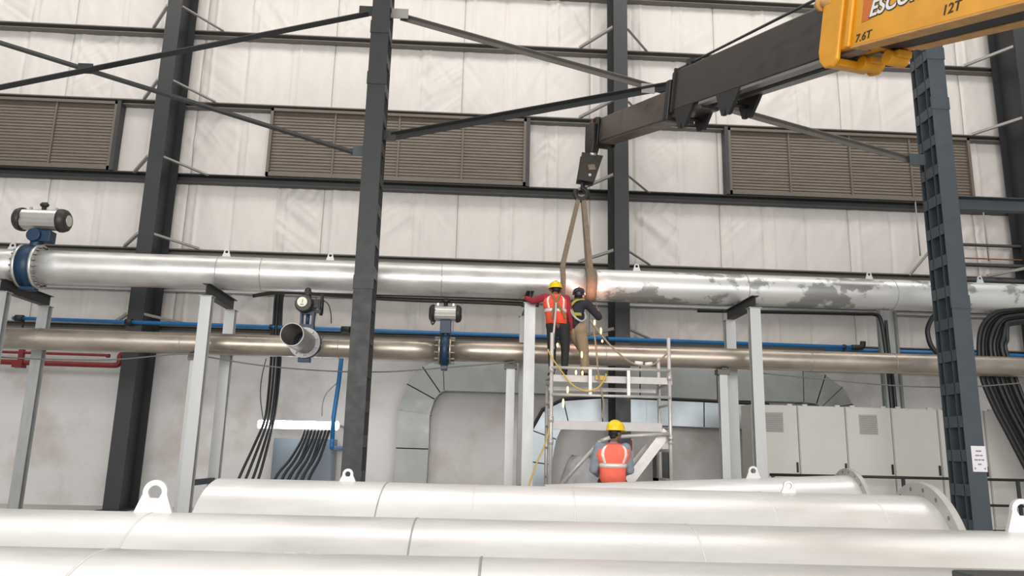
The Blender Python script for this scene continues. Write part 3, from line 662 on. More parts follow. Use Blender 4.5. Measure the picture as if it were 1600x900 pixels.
# ------------------------------------------------------------------ cabinets and rail at right
YC = 15.7
edges = [1175, 1248, 1323, 1395, 1468, 1541, 1614, 1687]
zt = at(1330, 636, YC).z
xe = [at(a, 690, YC).x for a in edges]
hints = ['behind the support frame', 'second from the left', 'with a vent, third from the left', 'left of the lattice column', 'behind the lattice column', 'right of the lattice column', 'at the right edge']
for i in range(7):
    x0, x1 = xe[i]+.008, xe[i+1]-.008
    t = thing('electrical_cabinet', 'tall pale grey electrical cabinet, '+hints[i], 'cabinet', ((x0+x1)/2, YC+.3, 0), 'row of grey electrical cabinets')
    MB().box((x0, YC, .1), (x1, YC+.6, zt)).build('body', M_CAB, t)
    MB().box((x0+.01, YC+.02, 0), (x1-.01, YC+.58, .1)).build('plinth', M_SEAM, t)
    d = MB().box((x0+.012, YC-.022, .15), (x1-.012, YC, zt-.012)).build('door', M_CAB, t, bevel=.006)
    hz = 1.24
    MB().box((x1-.075, YC-.05, hz-.1), (x1-.04, YC-.022, hz+.1)).build('handle', M_BLACK, d)
    for xa in (x0+.1, x1-.2): MB().box((xa, YC-.025, zt-.03), (xa+.1, YC+.02, zt+.03)).build('lifting_bracket', M_CAB, t)
    if i in (0, 2):
        xc = x0+.46; g = MB(); g.box((xc-.19, YC-.034, zt-.55), (xc+.19, YC-.02, zt-.15))
        for k in range(9): g.bar((xc-.17, YC-.037, zt-.52+k*.042), (xc+.17, YC-.037, zt-.52+k*.042), .008, .03, up=(0, .7, 1))
        g.build('vent_grille', M_CABV, d)
zr = at(1400, 746, 15.1).z
t = thing('guard_rail', 'black tubular guard rail in front of the grey cabinets', 'railing', (at(1400, 746, 15.1).x, 15.1, 0))
x0, x1 = at(1203, 742, 15.1).x, at(1203, 742, 15.1).x+8
MB().cyl((x0, 15.1, zr), (x1, 15.1, zr), .028, 10).build('top_rail', M_BLACK, t); MB().cyl((x0, 15.1, zr*.55), (x1, 15.1, zr*.55), .025, 10).build('mid_rail', M_BLACK, t)
for xx in (x0+.06, at(1412, 760, 15.1).x, at(1591, 760, 15.1).x): MB().box((xx-.03, 15.08, 0), (xx+.03, 15.12, zr)).build('post', M_STEEL, t)

# ------------------------------------------------------------------ foreground pipes
def ground_pipe(label, p0, p1, r, seams, lugs, fl=None):
    p0, p1 = V(p0), V(p1); d = (p1-p0).normalized(); mid = (p0+p1)/2
    t = thing('large_pipe', label, 'pipe', (mid.x, mid.y, 0), 'large pale pipes lying in front')
    n = 96; K = 30; b = MB()
    pts = [p0+(p1-p0)*k/K for k in range(K+1)]
    b.tube(pts, r, n, caps=False); b.tube(pts, r-.012, n, caps=False)
    for p in (p0, p1): b.ring(p, d, r, r-.012, .001, n)
    b.build('pipe_shell', M_ALU, t, recalc=False)
    for s, mm in seams: MB().ring(s, d, r+.003, r-.002, .008, n).build('weld_seam', mm, t)
    for l, ld in lugs: lug_on(MB(), l+V((0, 0, r-.004)), d, *ld).build('lifting_lug', M_LUG, t, bevel=.003)
    if fl:
        c, fr, ft, nb = fl; f = MB().ring(c, d, fr, r-.012, ft, 96).build('flange', M_FLG, t, bevel=.004)
        _, a, bz = frame(d)
        for k in range(nb):
            th = 2*math.pi*(k+.5)/nb; q = c+(a*math.cos(th)+bz*math.sin(th))*(r+fr)/2; MB().cyl(q-d*(ft*.5+.001), q+d*(ft*.5+.001), .016, 12).build('bolt_hole', M_GIRT, f)
    return t, d
def crest_fn(a, b):
    def g(px):
        lo, hi = -2.0, 4.0
        for _ in range(60):
            mid = (lo+hi)/2; q = a+(b-a)*mid-CAM
            if 800+F_PX*q.dot(RT)/q.dot(FW) < px: lo = mid
            else: hi = mid
        return a+(b-a)*lo
    return g
dn = lambda p, r: V((p.x, p.y, p.z-r))
# nearest
r1 = .515; A, B = atz(0, 855, 2*r1), atz(1485, 889, 2*r1); cf = crest_fn(A, B); pA, pB = dn(A+(A-B)*1.0, r1), dn(B+(B-A)*.5, r1)
ground_pipe('nearest large pale pipe along the bottom edge of the picture', pA, pB, r1, [(dn(cf(165), r1), M_WELD), (dn(cf(752), r1), M_WELDD)], [], None)
# second
r2 = .515; A, B = atz(0, 795, 2*r2), atz(1600, 831, 2*r2); cf = crest_fn(A, B); pA, pB = dn(A+(A-B)*.7, r2), dn(B+(B-A)*.5, r2)
ground_pipe('second nearest large pale pipe, with a big lifting lug at its left', pA, pB, r2, [(dn(cf(240), r2), M_WELD), (dn(cf(651), r2), M_WELDD), (dn(cf(1075), r2), M_WELD)], [(dn(cf(240), r2), (.215, .18, .037, .03)), (dn(cf(1600), r2), (.20, .185, .035, .03))], None)
# third
fr3, r3 = .63, .535; zc = fr3+r3
A, B = atz(345, 747, zc), atz(1434, 774.5, zc); cf = crest_fn(A, B); pA, pB = dn(A, r3), dn(B+(B-A)*.004, r3)
ground_pipe('third large pale pipe with a flange at its right end', pA, pB, r3, [(dn(cf(607), r3), M_WELDD), (dn(cf(745), r3), M_WELD), (dn(cf(895), r3), M_WELD), (dn(cf(1188), r3), M_WELD), (dn(cf(1350), r3), M_WELD)], [(dn(cf(543), r3), (.125, .095, .02, .02)), (dn(cf(1232), r3), (.11, .085, .022, .02))], (pB, fr3, .05, 20))
# fourth, resting flange-up at its right end
fr4, r4 = .57, .48
A = at(950, 754, 10.3); B = at(1328, 742.5, 10.3); A = V((A.x, A.y, A.z)); cf = crest_fn(A, B)
pA, pB = dn(A+(A-B)*.25, r4), dn(B, r4)
ground_pipe('farthest large pale pipe, flanged, just in front of the man below', pA, pB, r4, [(dn(cf(1215), r4), M_WELD)], [(dn(cf(1177), r4), (.20, .16, .035, .03))], (pB, fr4, .06, 20))
print('pipe4', pA, pB, 'pipe3', pA)
k0 = at(1485, 889.5, 2.0)
t = thing('steel_skid', 'dark steel skid just visible at the bottom right corner', 'skid', (k0.x+.4, 1.85, 0))
MB().box((k0.x, 1.65, k0.z-.08), (k0.x+.9, 2.0, k0.z)).build('deck', M_GIRTD, t, bevel=.006)
for xx in (k0.x+.02, k0.x+.8):
    for yy in (1.68, 1.9): MB().box((xx, yy, 0), (xx+.08, yy+.08, k0.z-.08)).build('leg', M_GIRTD, t)

# ------------------------------------------------------------------ scaffold tower
Y0s, Y1s = 13.3, 14.08
sx0, sx1 = at(861, 650, Y0s).x, at(1047, 650, Y0s).x
t = thing('scaffold_tower', 'aluminium scaffold tower under the two welders', 'scaffold', ((sx0+sx1)/2, (Y0s+Y1s)/2, 0))
zz = lambda py, px=950, Y=Y0s: at(px, py, Y).z
def tb(nm, p, q, r=.03, m=M_SCAF): return MB().cyl(p, q, r, 12).build(nm, m, t)
ztl, ztr = zz(520, 860), zz(528, 1047)
tb('standard', (sx0, Y0s, .12), (sx0, Y0s, ztl), .033); tb('standard', (sx1, Y0s, .12), (sx1, Y0s, ztr), .033)
tb('standard', (sx0, Y1s, .12), (sx0, Y1s, ztl-.8), .033); tb('standard', (sx1, Y1s, .12), (sx1, Y1s, zz(560, 1020, Y1s)), .033)
for xx, z in ((sx0, zz(655, 860)), (sx0, zz(690, 860)), (sx1, zz(590, 1047)), (sx1, zz(685, 1047)), (sx0, zz(577, 860)), (sx1, zz(690, 1047))): MB().cyl((xx, Y0s, z-.05), (xx, Y0s, z+.05), .045, 12).build('coupler', M_SCAF, t)
rz1, rz2 = zz(577), zz(619)
tb('guard_rail', (sx0, Y0s-.05, rz1), (sx1, Y0s-.05, rz1), .026); tb('guard_rail', (sx0, Y0s-.05, rz2), (sx1, Y0s-.05, rz2), .026)
for a in (922, 982): xx = at(a, 600, Y0s-.05).x; MB().bar((xx, Y0s-.05, rz2), (xx, Y0s-.05, rz1), .055, .04).build('guard_upright', M_SCAF, t)
pz = zz(593); PZ = pz+.06
MB().box((sx0+.02, Y0s, pz-.06), (sx1+.05, Y0s+.03, pz+.06)).build('toe_board', M_PLANK, t, bevel=.004)
MB().box((sx0-.03, Y0s+.035, pz+.02), (sx1+.02, Y1s+.03, PZ)).build('upper_deck', M_PLANK, t)
MB().box((sx0+.02, Y1s-.02, pz-.15), (sx1-.06, Y1s+.02, pz-.08)).build('deck_beam', M_SCAF, t)
lz = zz(666)
MB().box((sx0+.02, Y0s, lz-.075), (sx1-.14, Y0s+.03, lz+.075)).build('toe_board', M_PLANK, t, bevel=.004)
MB().box((sx0, Y0s+.03, lz-.03), (sx1-.14, Y1s, lz)).build('lower_deck', M_PLANK, t)
for xx in (sx0, sx1):
    for z in [pz-.05, zz(630), lz, .5, 1.0, 1.5]: tb('end_rung', (xx, Y0s, z), (xx, Y1s, z), .022)
Yq = Y0s-.06
tb('outrigger', at(872, 762, Yq), at(938, 689, Yq), .035); tb('outrigger', at(938, 689, Yq), at(956, 683, Yq), .035); tb('outrigger', at(956, 683, Yq), at(1046, 678, Yq), .032)
MB().bar(at(975, 762, Y0s+.1), at(1042, 674, Y0s+.1), .05, .17, up=(1, 0, 1)).build('stair_stringer', M_SCAF, t); MB().bar(at(960, 762, Y0s+.5), at(1012, 696, Y0s+.5), .04, .1, up=(1, 0, 1)).build('stair_stringer', M_SCAF, t)
fo = at(872, 762, Yq); tb('outrigger', fo, (fo.x-.9, Yq, .05), .035)
for xx in (sx0, sx1):
    for yy in (Y0s, Y1s):
        c = MB(); c.cyl((xx-.02, yy, .06), (xx+.02, yy, .06), .06, 16); c.build('castor', M_BLACK, t); 
# hose, ropes
cable('gas_hose', [at(856, 546, 13.25), at(863, 560, 13.2), at(876, 578, 13.2), at(893, 600, 13.2), at(915, 611, 13.2), at(934, 606, 13.2), at(945, 592, 13.2), at(947, 584, 13.2)], .014, M_HOSE, 'yellow hose draped in a loop over the scaffold guard rail', 'hose')
cable('gas_hose', [at(864, 560, 13.37), at(862, 620, 13.36), at(859, 660, 13.34), at(853, 690, 13.25), at(838, 725, 13.2), at(824, 765, 13.2), at(812, 800, 13.2)], .014, M_HOSE, 'yellow hose hanging down the left standard of the scaffold', 'hose')
tag(MB().bar(at(930, 590, 13.26), at(947, 591, 13.26), .06, .08).build('yellow_clip', M_HOSE), 'small yellow-orange clip hooked on the scaffold toe board', 'clip')
cable('safety_rope', [at(922, 500, 13.6), at(937, 520, 13.45), at(955, 541, 13.35), at(975, 559, 13.28), at(990, 568, 13.26), at(1010, 572, 13.26), at(1025, 567, 13.26), at(1043, 552, 13.3)], .017, M_ROPE, 'tan lanyard sagging from the right welder to the scaffold standard', 'rope')
cable('safety_rope', [at(926, 505, 13.6), at(931, 540, 13.4), at(934, 575, 13.24), at(938, 605, 13.22), at(943, 630, 13.22), at(940, 655, 13.24)], .016, M_ROPE, 'tan rope hanging straight down from the right welder', 'rope')
m = MB(); m.cyl(at(992, 567, 13.27), at(1004, 568, 13.27), .035, 10); m.cyl(at(1008, 569, 13.27), at(1019, 568, 13.27), .03, 10)
tag(m.build('rope_clamp', M_WHITE), 'pale clamp holding the lanyard above the guard rail', 'clamp')
# sparks
for px, py, L, l in ((929, 504, .10, 'topmost glowing welding spark right of the khaki trousers'), (939, 517, .12, 'glowing welding spark beside the tan lanyard'), (941, 533, .05, 'small dim spark beneath the one by the lanyard'), (871, 539, .07, 'small orange spark in front of the black trousers'), (909, 554, .12, 'bright spark between the two welders in front of the lower pipe'),
                     (900, 582, .08, 'spark just under the guard rail, left of a close pair'), (910, 583, .08, 'spark just under the guard rail, right of a close pair'), (887, 609, .12, 'bright spark just above the lower guard rail'), (880, 630, .16, 'long falling spark beneath the lower guard rail')):
    c = at(px, py, 13.15); tag(MB().sph(c, .018, .018, L/2, 10, 8).build('welding_spark', M_SPARK), l, 'spark', 'falling welding sparks')
wl = bpy.data.lights.new('weld_glow', 'POINT'); wl.energy = 13; wl.color = (1, .45, .32); wl.shadow_soft_size = .06
wo = bpy.data.objects.new('weld_glow', wl); COL.objects.link(wo); wo.location = at(928, 462, 14.25)

# clutter at the foot of the scaffold
def tarp():
    c = at(908, 735, 15.0); n, m_ = 64, 18; vs = []
    for i in range(m_+1):
        f = i/m_; R = .18+.30*f**.6+.1*f; z = at(900, 713, 15.0).z*(1-f)
        for k in range(n):
            a = 2*math.pi*k/n; fo = 1+.10*f*math.sin(7*a+1.5*math.sin(3*a))+.05*f*math.sin(13*a); vs.append((c.x+R*fo*math.cos(a)*1.05, c.y+R*fo*math.sin(a)*.7, z+.03*math.sin(3*a)*(1-f)))
    M = MB(); M.add(vs, [(i*n+k, i*n+(k+1) % n, (i+1)*n+(k+1) % n, (i+1)*n+k) for i in range(m_) for k in range(n)], True); M.f.append(list(range(n))[::-1]); M.sm.append(True)
    tag(M.build('covered_machine', M_TARP), 'grey sheet draped over a machine behind the man below', 'cover')
tarp()
c = at(981, 696, 18.3); x0, x1 = at(974, 696, 18.3).x, at(988, 696, 18.3).x
t = thing('wall_sign', 'small red and white sign right of the lower man\'s head', 'sign', (c.x, 18.6, c.z-.35))
MB().box((x0-.04, 18.3, c.z-.35), (x1+.02, 18.34, c.z+.15)).build('board', M_WHITE, t); MB().box((x0+.02, 18.29, c.z-.12), (x1, 18.3, c.z+.12)).build('red_field', M_SIGNR, t); MB().box((x0, 18.34, c.z-.35), (x1, YM, c.z-.3)).build('bracket', M_GIRT, t)
x0, x1 = at(1026, 720, 17.4).x, at(1050, 720, 17.4).x; z1 = at(1040, 703, 17.4).z
t = thing('control_stand', 'grey framed stand with dark panels seen through the scaffold', 'cabinet', ((x0+x1)/2, 17.6, 0))
m = MB(); m.box((x0, 17.4, 0), (x0+.06, 17.8, z1)); m.box((x1-.06, 17.4, 0), (x1, 17.8, z1))
for z in (z1, z1-.62, .3): m.box((x0, 17.4, z-.06), (x1, 17.8, z))
m.build('frame', M_GIRT, t); MB().box((x0+.06, 17.45, .3), (x1-.06, 17.75, z1-.66)).build('panel', M_SCREEN, t); MB().box((x0+.06, 17.45, z1-.62), (x1-.06, 17.75, z1-.06)).build('panel', M_SCREEN, t); MB().box((x0+.05, 17.5, z1), (x1-.05, 17.75, z1+.15)).build('white_box', M_WHITE, t)

# ------------------------------------------------------------------ crane boom
BU = -ray(475, 373).normalized()                     # tip -> base
Pm = atd(1050, 143, 12.65); T0 = Pm-BU*((12.65*575/455-12.65)/(-BU.dot(FW)))
BN = BU.cross(V((0, 0, 1))).normalized()
if BN.x > 0: BN = -BN                               # outward normal of the left side face
BV = BN.cross(BU); BV = BV if BV.z > 0 else -BV
def bs(px):                                         # distance along the boom for an image column
    lo, hi = -3, 14
    for _ in range(60):
        mid = (lo+hi)/2; q = T0+BU*mid-CAM
        if 800+F_PX*q.dot(RT)/q.dot(FW) < px: lo = mid
        else: hi = mid
    return lo
BW = .42
def onf(px, py, n=0.0):
    """where a sight line meets the plane of the left side face: distance along the boom and height"""
    d = ray(px, py); q = CAM+d*((T0+BN*n-CAM).dot(BN)/d.dot(BN))-T0
    return q.dot(BU), q.dot(BV)
def bp(s, v, n=0.0): return T0+BU*s+BV*v+BN*n         # n: outward from the left face
def bbox(mb, s0, s1, v0, v1, n0, n1):
    P = [bp(s, v, n) for s in (s0, s1) for v in (v0, v1) for n in (n0, n1)]
    return mb.add(P, [(0, 1, 3, 2), (4, 6, 7, 5), (0, 4, 5, 1), (2, 3, 7, 6), (0, 2, 6, 4), (1, 5, 7, 3)])
t = thing('crane_boom', 'dark telescopic crane boom with yellow outer section, upper right', 'crane boom', bp(3, 0, -BW/2))
s1, sE = 3.40, 7.45
o = MB(); bbox(o, 0.02, s1+1, -.42, .073, -BW+.04, -.04); inner = o.build('inner_section', M_BOOMI, t, bevel=.02)
o = MB(); bbox(o, s1, sE+1.0, -.325, .325, -BW, 0); mid = o.build('middle_section', M_BOOM, t, bevel=.02)
o = MB(); bbox(o, s1-.10, s1+.05, -.47, .20, -BW-.05, .05); o.build('end_collar', M_BLACK, mid, bevel=.02)
o = MB(); bbox(o, s1+.12, s1+.17, -.36, .36, -BW-.03, .03); bbox(o, s1+.02, s1+.45, .33, .39, -BW+.1, -.06); o.build('collar_rib', M_BLACK, mid)
o = MB(); bbox(o, s1+1.0, sE+.5, -.365, -.325, -.15, -.01); bbox(o, s1+1.0, sE+.5, -.365, -.325, -BW+.01, -BW+.15); o.build('bottom_rail', M_GREYB, mid)
o = MB(); bbox(o, .1, s1, -.445, -.42, -BW+.06, -.06); o.build('bottom_rail', M_BOOMI, inner)
def hanger(s):
    o = MB()
    for n0 in (-.02, -BW+.06):
        o.prism([bp(s-.32, -.325, n0), bp(s+.32, -.325, n0), bp(s+.25, -.44, n0), bp(s+.10, -.66, n0), bp(s+.03, -.66, n0), bp(s, -.56, n0), bp(s-.03, -.66, n0), bp(s-.10, -.66, n0), bp(s-.25, -.44, n0)], BN, .05)
    o.cyl(bp(s, -.50, -.02), bp(s, -.50, -BW+.06), .03, 10); o.build('rope_hanger', M_BLACK, mid)
hanger(onf(1066, 182)[0]); hanger(onf(1135, 160)[0])
# head with sheaves
o = MB(); bbox(o, -.14, .2, -.50, .09, -.03, .0); bbox(o, -.14, .2, -.50, .09, -BW, -BW+.03); bbox(o, -.1, .05, .0, .11, -BW, 0); o.build('head_plates', M_BLACK, t, bevel=.01)
o = MB(); o.cyl(bp(.02, -.34, -.05), bp(.02, -.34, -BW+.05), .19, 24); o.cyl(bp(-.02, -.06, -.05), bp(-.02, -.06, -BW+.05), .11, 20); o.build('sheave', M_HOOK, t)
o = MB(); bbox(o, -.21, -.12, -.42, .10, -.16, .02); bbox(o, -.36, -.12, -.25, -.17, -.1, -.02); bbox(o, -.25, -.1, -.1, -.02, -.12, .0); o.build('guard_bracket', M_RUST, t, bevel=.01)
# yellow outer section, deepening toward its foot
sEnd, vt, wo_, bn = 13.4, .52, .07, -.49
vbf = lambda s: -.346-.0598*(s-7.955)
def slab(mb, s0, s1_, f0, f1, n0, n1):
    P = [bp(s, f(s), n) for s in (s0, s1_) for f in (f0, f1) for n in (n0, n1)]
    return mb.add(P, [(0, 1, 3, 2), (4, 6, 7, 5), (0, 4, 5, 1), (2, 3, 7, 6), (0, 2, 6, 4), (1, 5, 7, 3)])
o = MB(); slab(o, sE+.05, sEnd, vbf, lambda s: vt, bn, wo_); yel = o.build('outer_section', M_YEL, t, bevel=.012)
co = [(7.40, .62), (7.40, -.30), (7.44, -.42), (7.53, -.50), (7.66, -.51), (7.74, -.44), (7.74, .62)]
o = MB()
for n0 in (wo_+.02, bn-.02): o.prism([bp(a, b, n0) for a, b in co], BN, .06)
bbox(o, 7.44, 7.62, -.47, -.38, bn, wo_); bbox(o, 7.44, 7.62, .40, .6, bn, wo_); o.build('mouth_collar', M_YEL, yel, bevel=.02)
o = MB(); bbox(o, 7.83, 7.90, -.345, vt, wo_, wo_+.045); o.build('stiffener', M_YEL, yel, bevel=.015)
o = MB(); slab(o, 7.9, sEnd, lambda s: vbf(s)-.02, vbf, wo_-.17, wo_+.012); slab(o, 8.3, sEnd, lambda s: vbf(s)-.02, vbf, bn, bn+.15); o.build('bottom_rail', M_YELW, yel, bevel=.006)
o = MB(); slab(o, 8.1, sEnd, lambda s: vbf(s)-.008, lambda s: vbf(s)+.005, bn+.15, wo_-.17); o.build('bottom_slot_shade', M_BLACK, yel)  # black strip painted for the shade inside the open channel
for px in (1362, 1402):
    s = onf(px, 92, bn+.1)[0]; o = MB(); bbox(o, s-.13, s+.13, vbf(s)-.10, vbf(s)-.02, bn+.02, bn+.2); o.cyl(bp(s, vbf(s)-.09, bn), bp(s, vbf(s)-.09, bn+.24), .085, 16); o.build('wear_pad_bracket', M_YEL, yel, bevel=.015)
s, v = onf(1286, 6, wo_+.03); o = MB(); o.cyl(bp(s-.1, v, wo_+.03), bp(s+.16, v, wo_+.03), .05, 12); o.ring(bp(s-.02, v, wo_+.03), BU, .085, .04, .05, 20); o.build('rope_eye', M_YELW, yel)
rp = MB().cyl(bp(s1+.35, .40, -.1), bp(sEnd, .66, -.1), .02, 8); rp.build('hoist_rope', M_GIRTD, t)
o = MB(); bbox(o, s1+.35, s1+.5, .32, .47, -BW*.7, -.06); o.build('rope_guide', M_BLACK, mid)
def lettering(txt, s, v, size, m, name, off, shear=0.0, bold=0.0, depth=.003, stretch=1.0, par=None):
    cu = bpy.data.curves.new(name, 'FONT'); cu.body = txt; cu.size = size; cu.extrude = depth; cu.shear = shear; cu.offset = bold
    ob = bpy.data.objects.new(name, cu); COL.objects.link(ob); dg = bpy.context.evaluated_depsgraph_get()
    me = bpy.data.meshes.new_from_object(ob.evaluated_get(dg)); bpy.data.objects.remove(ob); 
    base = bp(s, v, off); o0 = LOC[par.name]
    for q in me.vertices: q.co = base+BU*q.co.x*stretch+BV*q.co.y+BN*q.co.z-o0
    me.materials.clear(); me.materials.append(m); r = bpy.data.objects.new(name, me); COL.objects.link(r); r.parent = par; LOC[r.name] = o0.copy(); return r
def fit_text(txt, ref, p0, p1, cap, m, name, off, shear, bold, ext=None):
    """lettering along the boom whose first len(ref) letters span the two sight lines"""
    a, b = onf(*p0, wo_), onf(*p1, wo_); cu = bpy.data.curves.new('x', 'FONT'); cu.body = ref; cu.size = cap/.72
    ob = bpy.data.objects.new('x', cu); COL.objects.link(ob); bpy.context.view_layer.update(); wd = ob.dimensions.x; bpy.data.objects.remove(ob)
    return lettering(txt, a[0], a[1], cap/.72, m, name, wo_+off, shear, bold, .002, (b[0]-a[0])/max(wd, .01), yel)
o = MB(); bbox(o, 8.03, 8.17, -.115, .17, wo_+.0005, wo_+.004); o.build('decal_field', M_RTXT, yel)
fit_text('ESCORTS', 'ESCOR', (1358, 27), (1437, -3), .165, M_DTXT, 'maker_lettering_outline', .004, .22, .016)
fit_text('ESCORTS', 'ESCOR', (1358, 27), (1437, -3), .165, M_WHITE, 'maker_lettering', .008, .22, .005)
fit_text('7.6T', '7.6T', (1336, 67), (1360, 59), .085, M_DTXT, 'load_marking', .003, .1, .0015)
fit_text('12T', '12T', (1471, 25), (1497, 17), .095, M_DTXT, 'load_marking', .003, .1, .0015)

# hook block
HY = 14.86
hb0 = at(918, 265, HY)
t = thing('hook_block', 'grimy dark crane hook block hanging from the boom tip', 'hook block', at(910, 312, HY))
hd = at(926, 225, HY)
o = MB(); 
for s in (-.05, .05): o.cyl(at(926, 190, HY)+V((s, 0, 0)), hd+V((s, 0, -.1)), .012, 8)
o.build('falls', M_BLACK, t)
MB().tube([at(927, 196, HY), at(926, 225, HY), at(923, 244, HY)], [.17, .17, .13], 4).build('swivel_link', M_HOOK, t, bevel=.02)
ax = (at(925, 243, HY)-at(911, 288, HY)).normalized(); sx = V((ax.z, 0, -ax.x))
pc = [at(908, 241, HY), at(941, 247, HY), at(938, 255, HY), at(927, 288, HY), at(901, 284, HY), at(906, 255, HY)]
for y in (-.12, .12): MB().prism([p+V((0, y, 0)) for p in pc], (0, 1, 0), .03).build('side_plate', M_HOOK, t, bevel=.008)
MB().cyl(at(919, 264, HY)-V((0, .1, 0)), at(919, 264, HY)+V((0, .1, 0)), .19, 24).build('sheave', M_BLACK, t)
m = MB(); c = at(923, 265, HY); m.prism([c+V((-.08, -.14, .05)), c+V((.06, -.14, .06)), c+V((.08, -.14, -.05)), c+V((-.06, -.14, -.06))], (0, 1, 0), .015); m.build('pin_plate', M_SLING, t)
m = MB(); m.cyl(at(920, 277, HY)-V((0, .15, 0)), at(920, 277, HY)-V((0, .12, 0)), .03, 10); m.cyl(at(925, 245, HY)-V((.06, .14, 0)), at(925, 245, HY)+V((.06, -.14, 0)), .03, 10); m.build('pins', M_ACT, t)
hc = at(908, 303, HY); pts = []
for i in range(22): a = math.radians(75-i*14); pts.append(hc+V((math.cos(a)*.12, 0, math.sin(a)*.12)))
pts = [at(911, 286, HY)]+pts
MB().tube(pts, [.045]+[.05+.012*math.sin(i/22*math.pi) for i in range(22)], 12).build('hook', M_BLACK, t)
# webbing sling: two straps round the pipe, meeting on the hook
def strap(px, top, w0, w1, label):
    c = upt(px); d = UD; path = []
    for i in range(33):
        a = math.radians(-110+220*0+360*i/32); path.append((math.cos(a), math.sin(a)))
    R = UR+.012; _, a, b = frame(d); M = MB(); loop = []
    for i in range(40):
        th = 2*math.pi*i/40; loop.append(c+V((0, math.cos(th)*R, math.sin(th)*R)))
    n = 40; vs = [p-d*w1/2 for p in loop]+[p+d*w1/2 for p in loop]+[c+(p-c)*1.035-d*w1/2 for p in loop]+[c+(p-c)*1.035+d*w1/2 for p in loop]; fs = []
    for i in range(n): j = (i+1) % n; fs += [(i, j, n+j, n+i), (2*n+i, 3*n+i, 3*n+j, 2*n+j), (i, 2*n+i, 2*n+j, j), (n+i, n+j, 3*n+j, 3*n+i)]
    t = thing('webbing_sling', label, 'sling', c-V((0, 0, UR)), 'slings lifting the pipe'); M.add(vs, fs, True); M.build('pipe_loop', M_SLING, t)
    for s in (-1, 1):
        MB().bar(c+V((0, s*R*.55, R*.85)), top+V((0, s*.03, 0)), w0, .014, up=(0, 1, .0)).build('strap', M_SLING, t)
    return t
strap(877, at(905, 305, HY), .085, .10, 'left tan webbing sling from hook to pipe, narrow')
strap(921, at(911, 305, HY), .095, .20, 'right tan webbing sling from hook to pipe, wide on the pipe')

# ------------------------------------------------------------------ people
def remesh(mb, name, m, parent, vox=.012, it=4):
    me = bpy.data.meshes.new(name); o0 = LOC[parent.name]; me.from_pydata([tuple(p-o0) for p in mb.v], [], mb.f)
    ob = bpy.data.objects.new('tmp', me); COL.objects.link(ob)
    r = ob.modifiers.new('R', 'REMESH'); r.mode = 'VOXEL'; r.voxel_size = vox; r.use_smooth_shade = True
    if it: s = ob.modifiers.new('S', 'SMOOTH'); s.iterations = it; s.factor = .5
    dg = bpy.context.evaluated_depsgraph_get(); m2 = bpy.data.meshes.new_from_object(ob.evaluated_get(dg)); bpy.data.objects.remove(ob)
    m2.name = name; m2.polygons.foreach_set('use_smooth', [True]*len(m2.polygons)); m2.materials.clear(); m2.materials.append(m)
    r = bpy.data.objects.new(name, m2); COL.objects.link(r); r.parent = parent; LOC[r.name] = o0.copy(); return r
def rz(a): return Matrix.Rotation(a, 3, 'Z')
def hand(mb, wrist, d, palm_n, side, curl=.4, s=1.0):
    """palm and five fingers. d: pointing direction, palm_n: where the palm faces, side: +1/-1 thumb side"""
    d = V(d).normalized(); nrm = V(palm_n); nrm = (nrm-d*nrm.dot(d)).normalized(); lat = d.cross(nrm)*side
    w = V(wrist)
    for k in (-1, 0, 1): mb.cap(w+d*.01, w+d*.085*s+lat*k*.026*s, .021*s, .015*s, 10)
    for k, L in ((-1.35, .066), (-.45, .078), (.45, .084), (1.35, .076)):
        b = w+d*.088*s+lat*k*.0215*s; c1 = b+(d*math.cos(curl)+nrm*math.sin(curl))*L*.5*s; c2 = c1+(d*math.cos(curl*2)+nrm*math.sin(curl*2))*L*.32*s; c3 = c2+(d*math.cos(curl*2.8)+nrm*math.sin(curl*2.8))*L*.22*s
        mb.cap(b, c1, .0095*s, .009*s, 8); mb.cap(c1, c2, .009*s, .008*s, 8); mb.cap(c2, c3, .008*s, .007*s, 8)
    b = w+d*.03*s+lat*.03*s; c1 = b+(d*.6+lat*.8+nrm*.3).normalized()*.045*s; c2 = c1+(d*.85+lat*.4+nrm*.4).normalized()*.032*s
    mb.cap(b, c1, .0125*s, .0105*s, 8); mb.cap(c1, c2, .0105*s, .008*s, 8)
def head(mb, c, look, tilt=0):
    """head centre c; look: azimuth of the face measured from +Y clockwise"""
    M = rz(-look); f = lambda x, y, z: V(c)+M @ V((x, y, z))
    mb.sph(f(0, -.012, .03), .074, .094, .092, 20, 14, M); mb.sph(f(0, .03, -.035), .058, .066, .075, 18, 12, M); mb.sph(f(0, .055, -.085), .035, .03, .028, 12, 8, M)
    mb.cap(f(0, .088, .01), f(0, .108, -.022), .011, .017, 8)                      # nose
    mb.cap(f(-.02, .083, -.058), f(.02, .083, -.058), .009, .009, 8)               # lips
    for s in (-1, 1):
        mb.sph(f(s*.078, -.005, -.008), .010, .022, .034, 10, 8, M); mb.cap(f(s*.015, .083, .025), f(s*.045, .074, .027), .011, .009, 8)
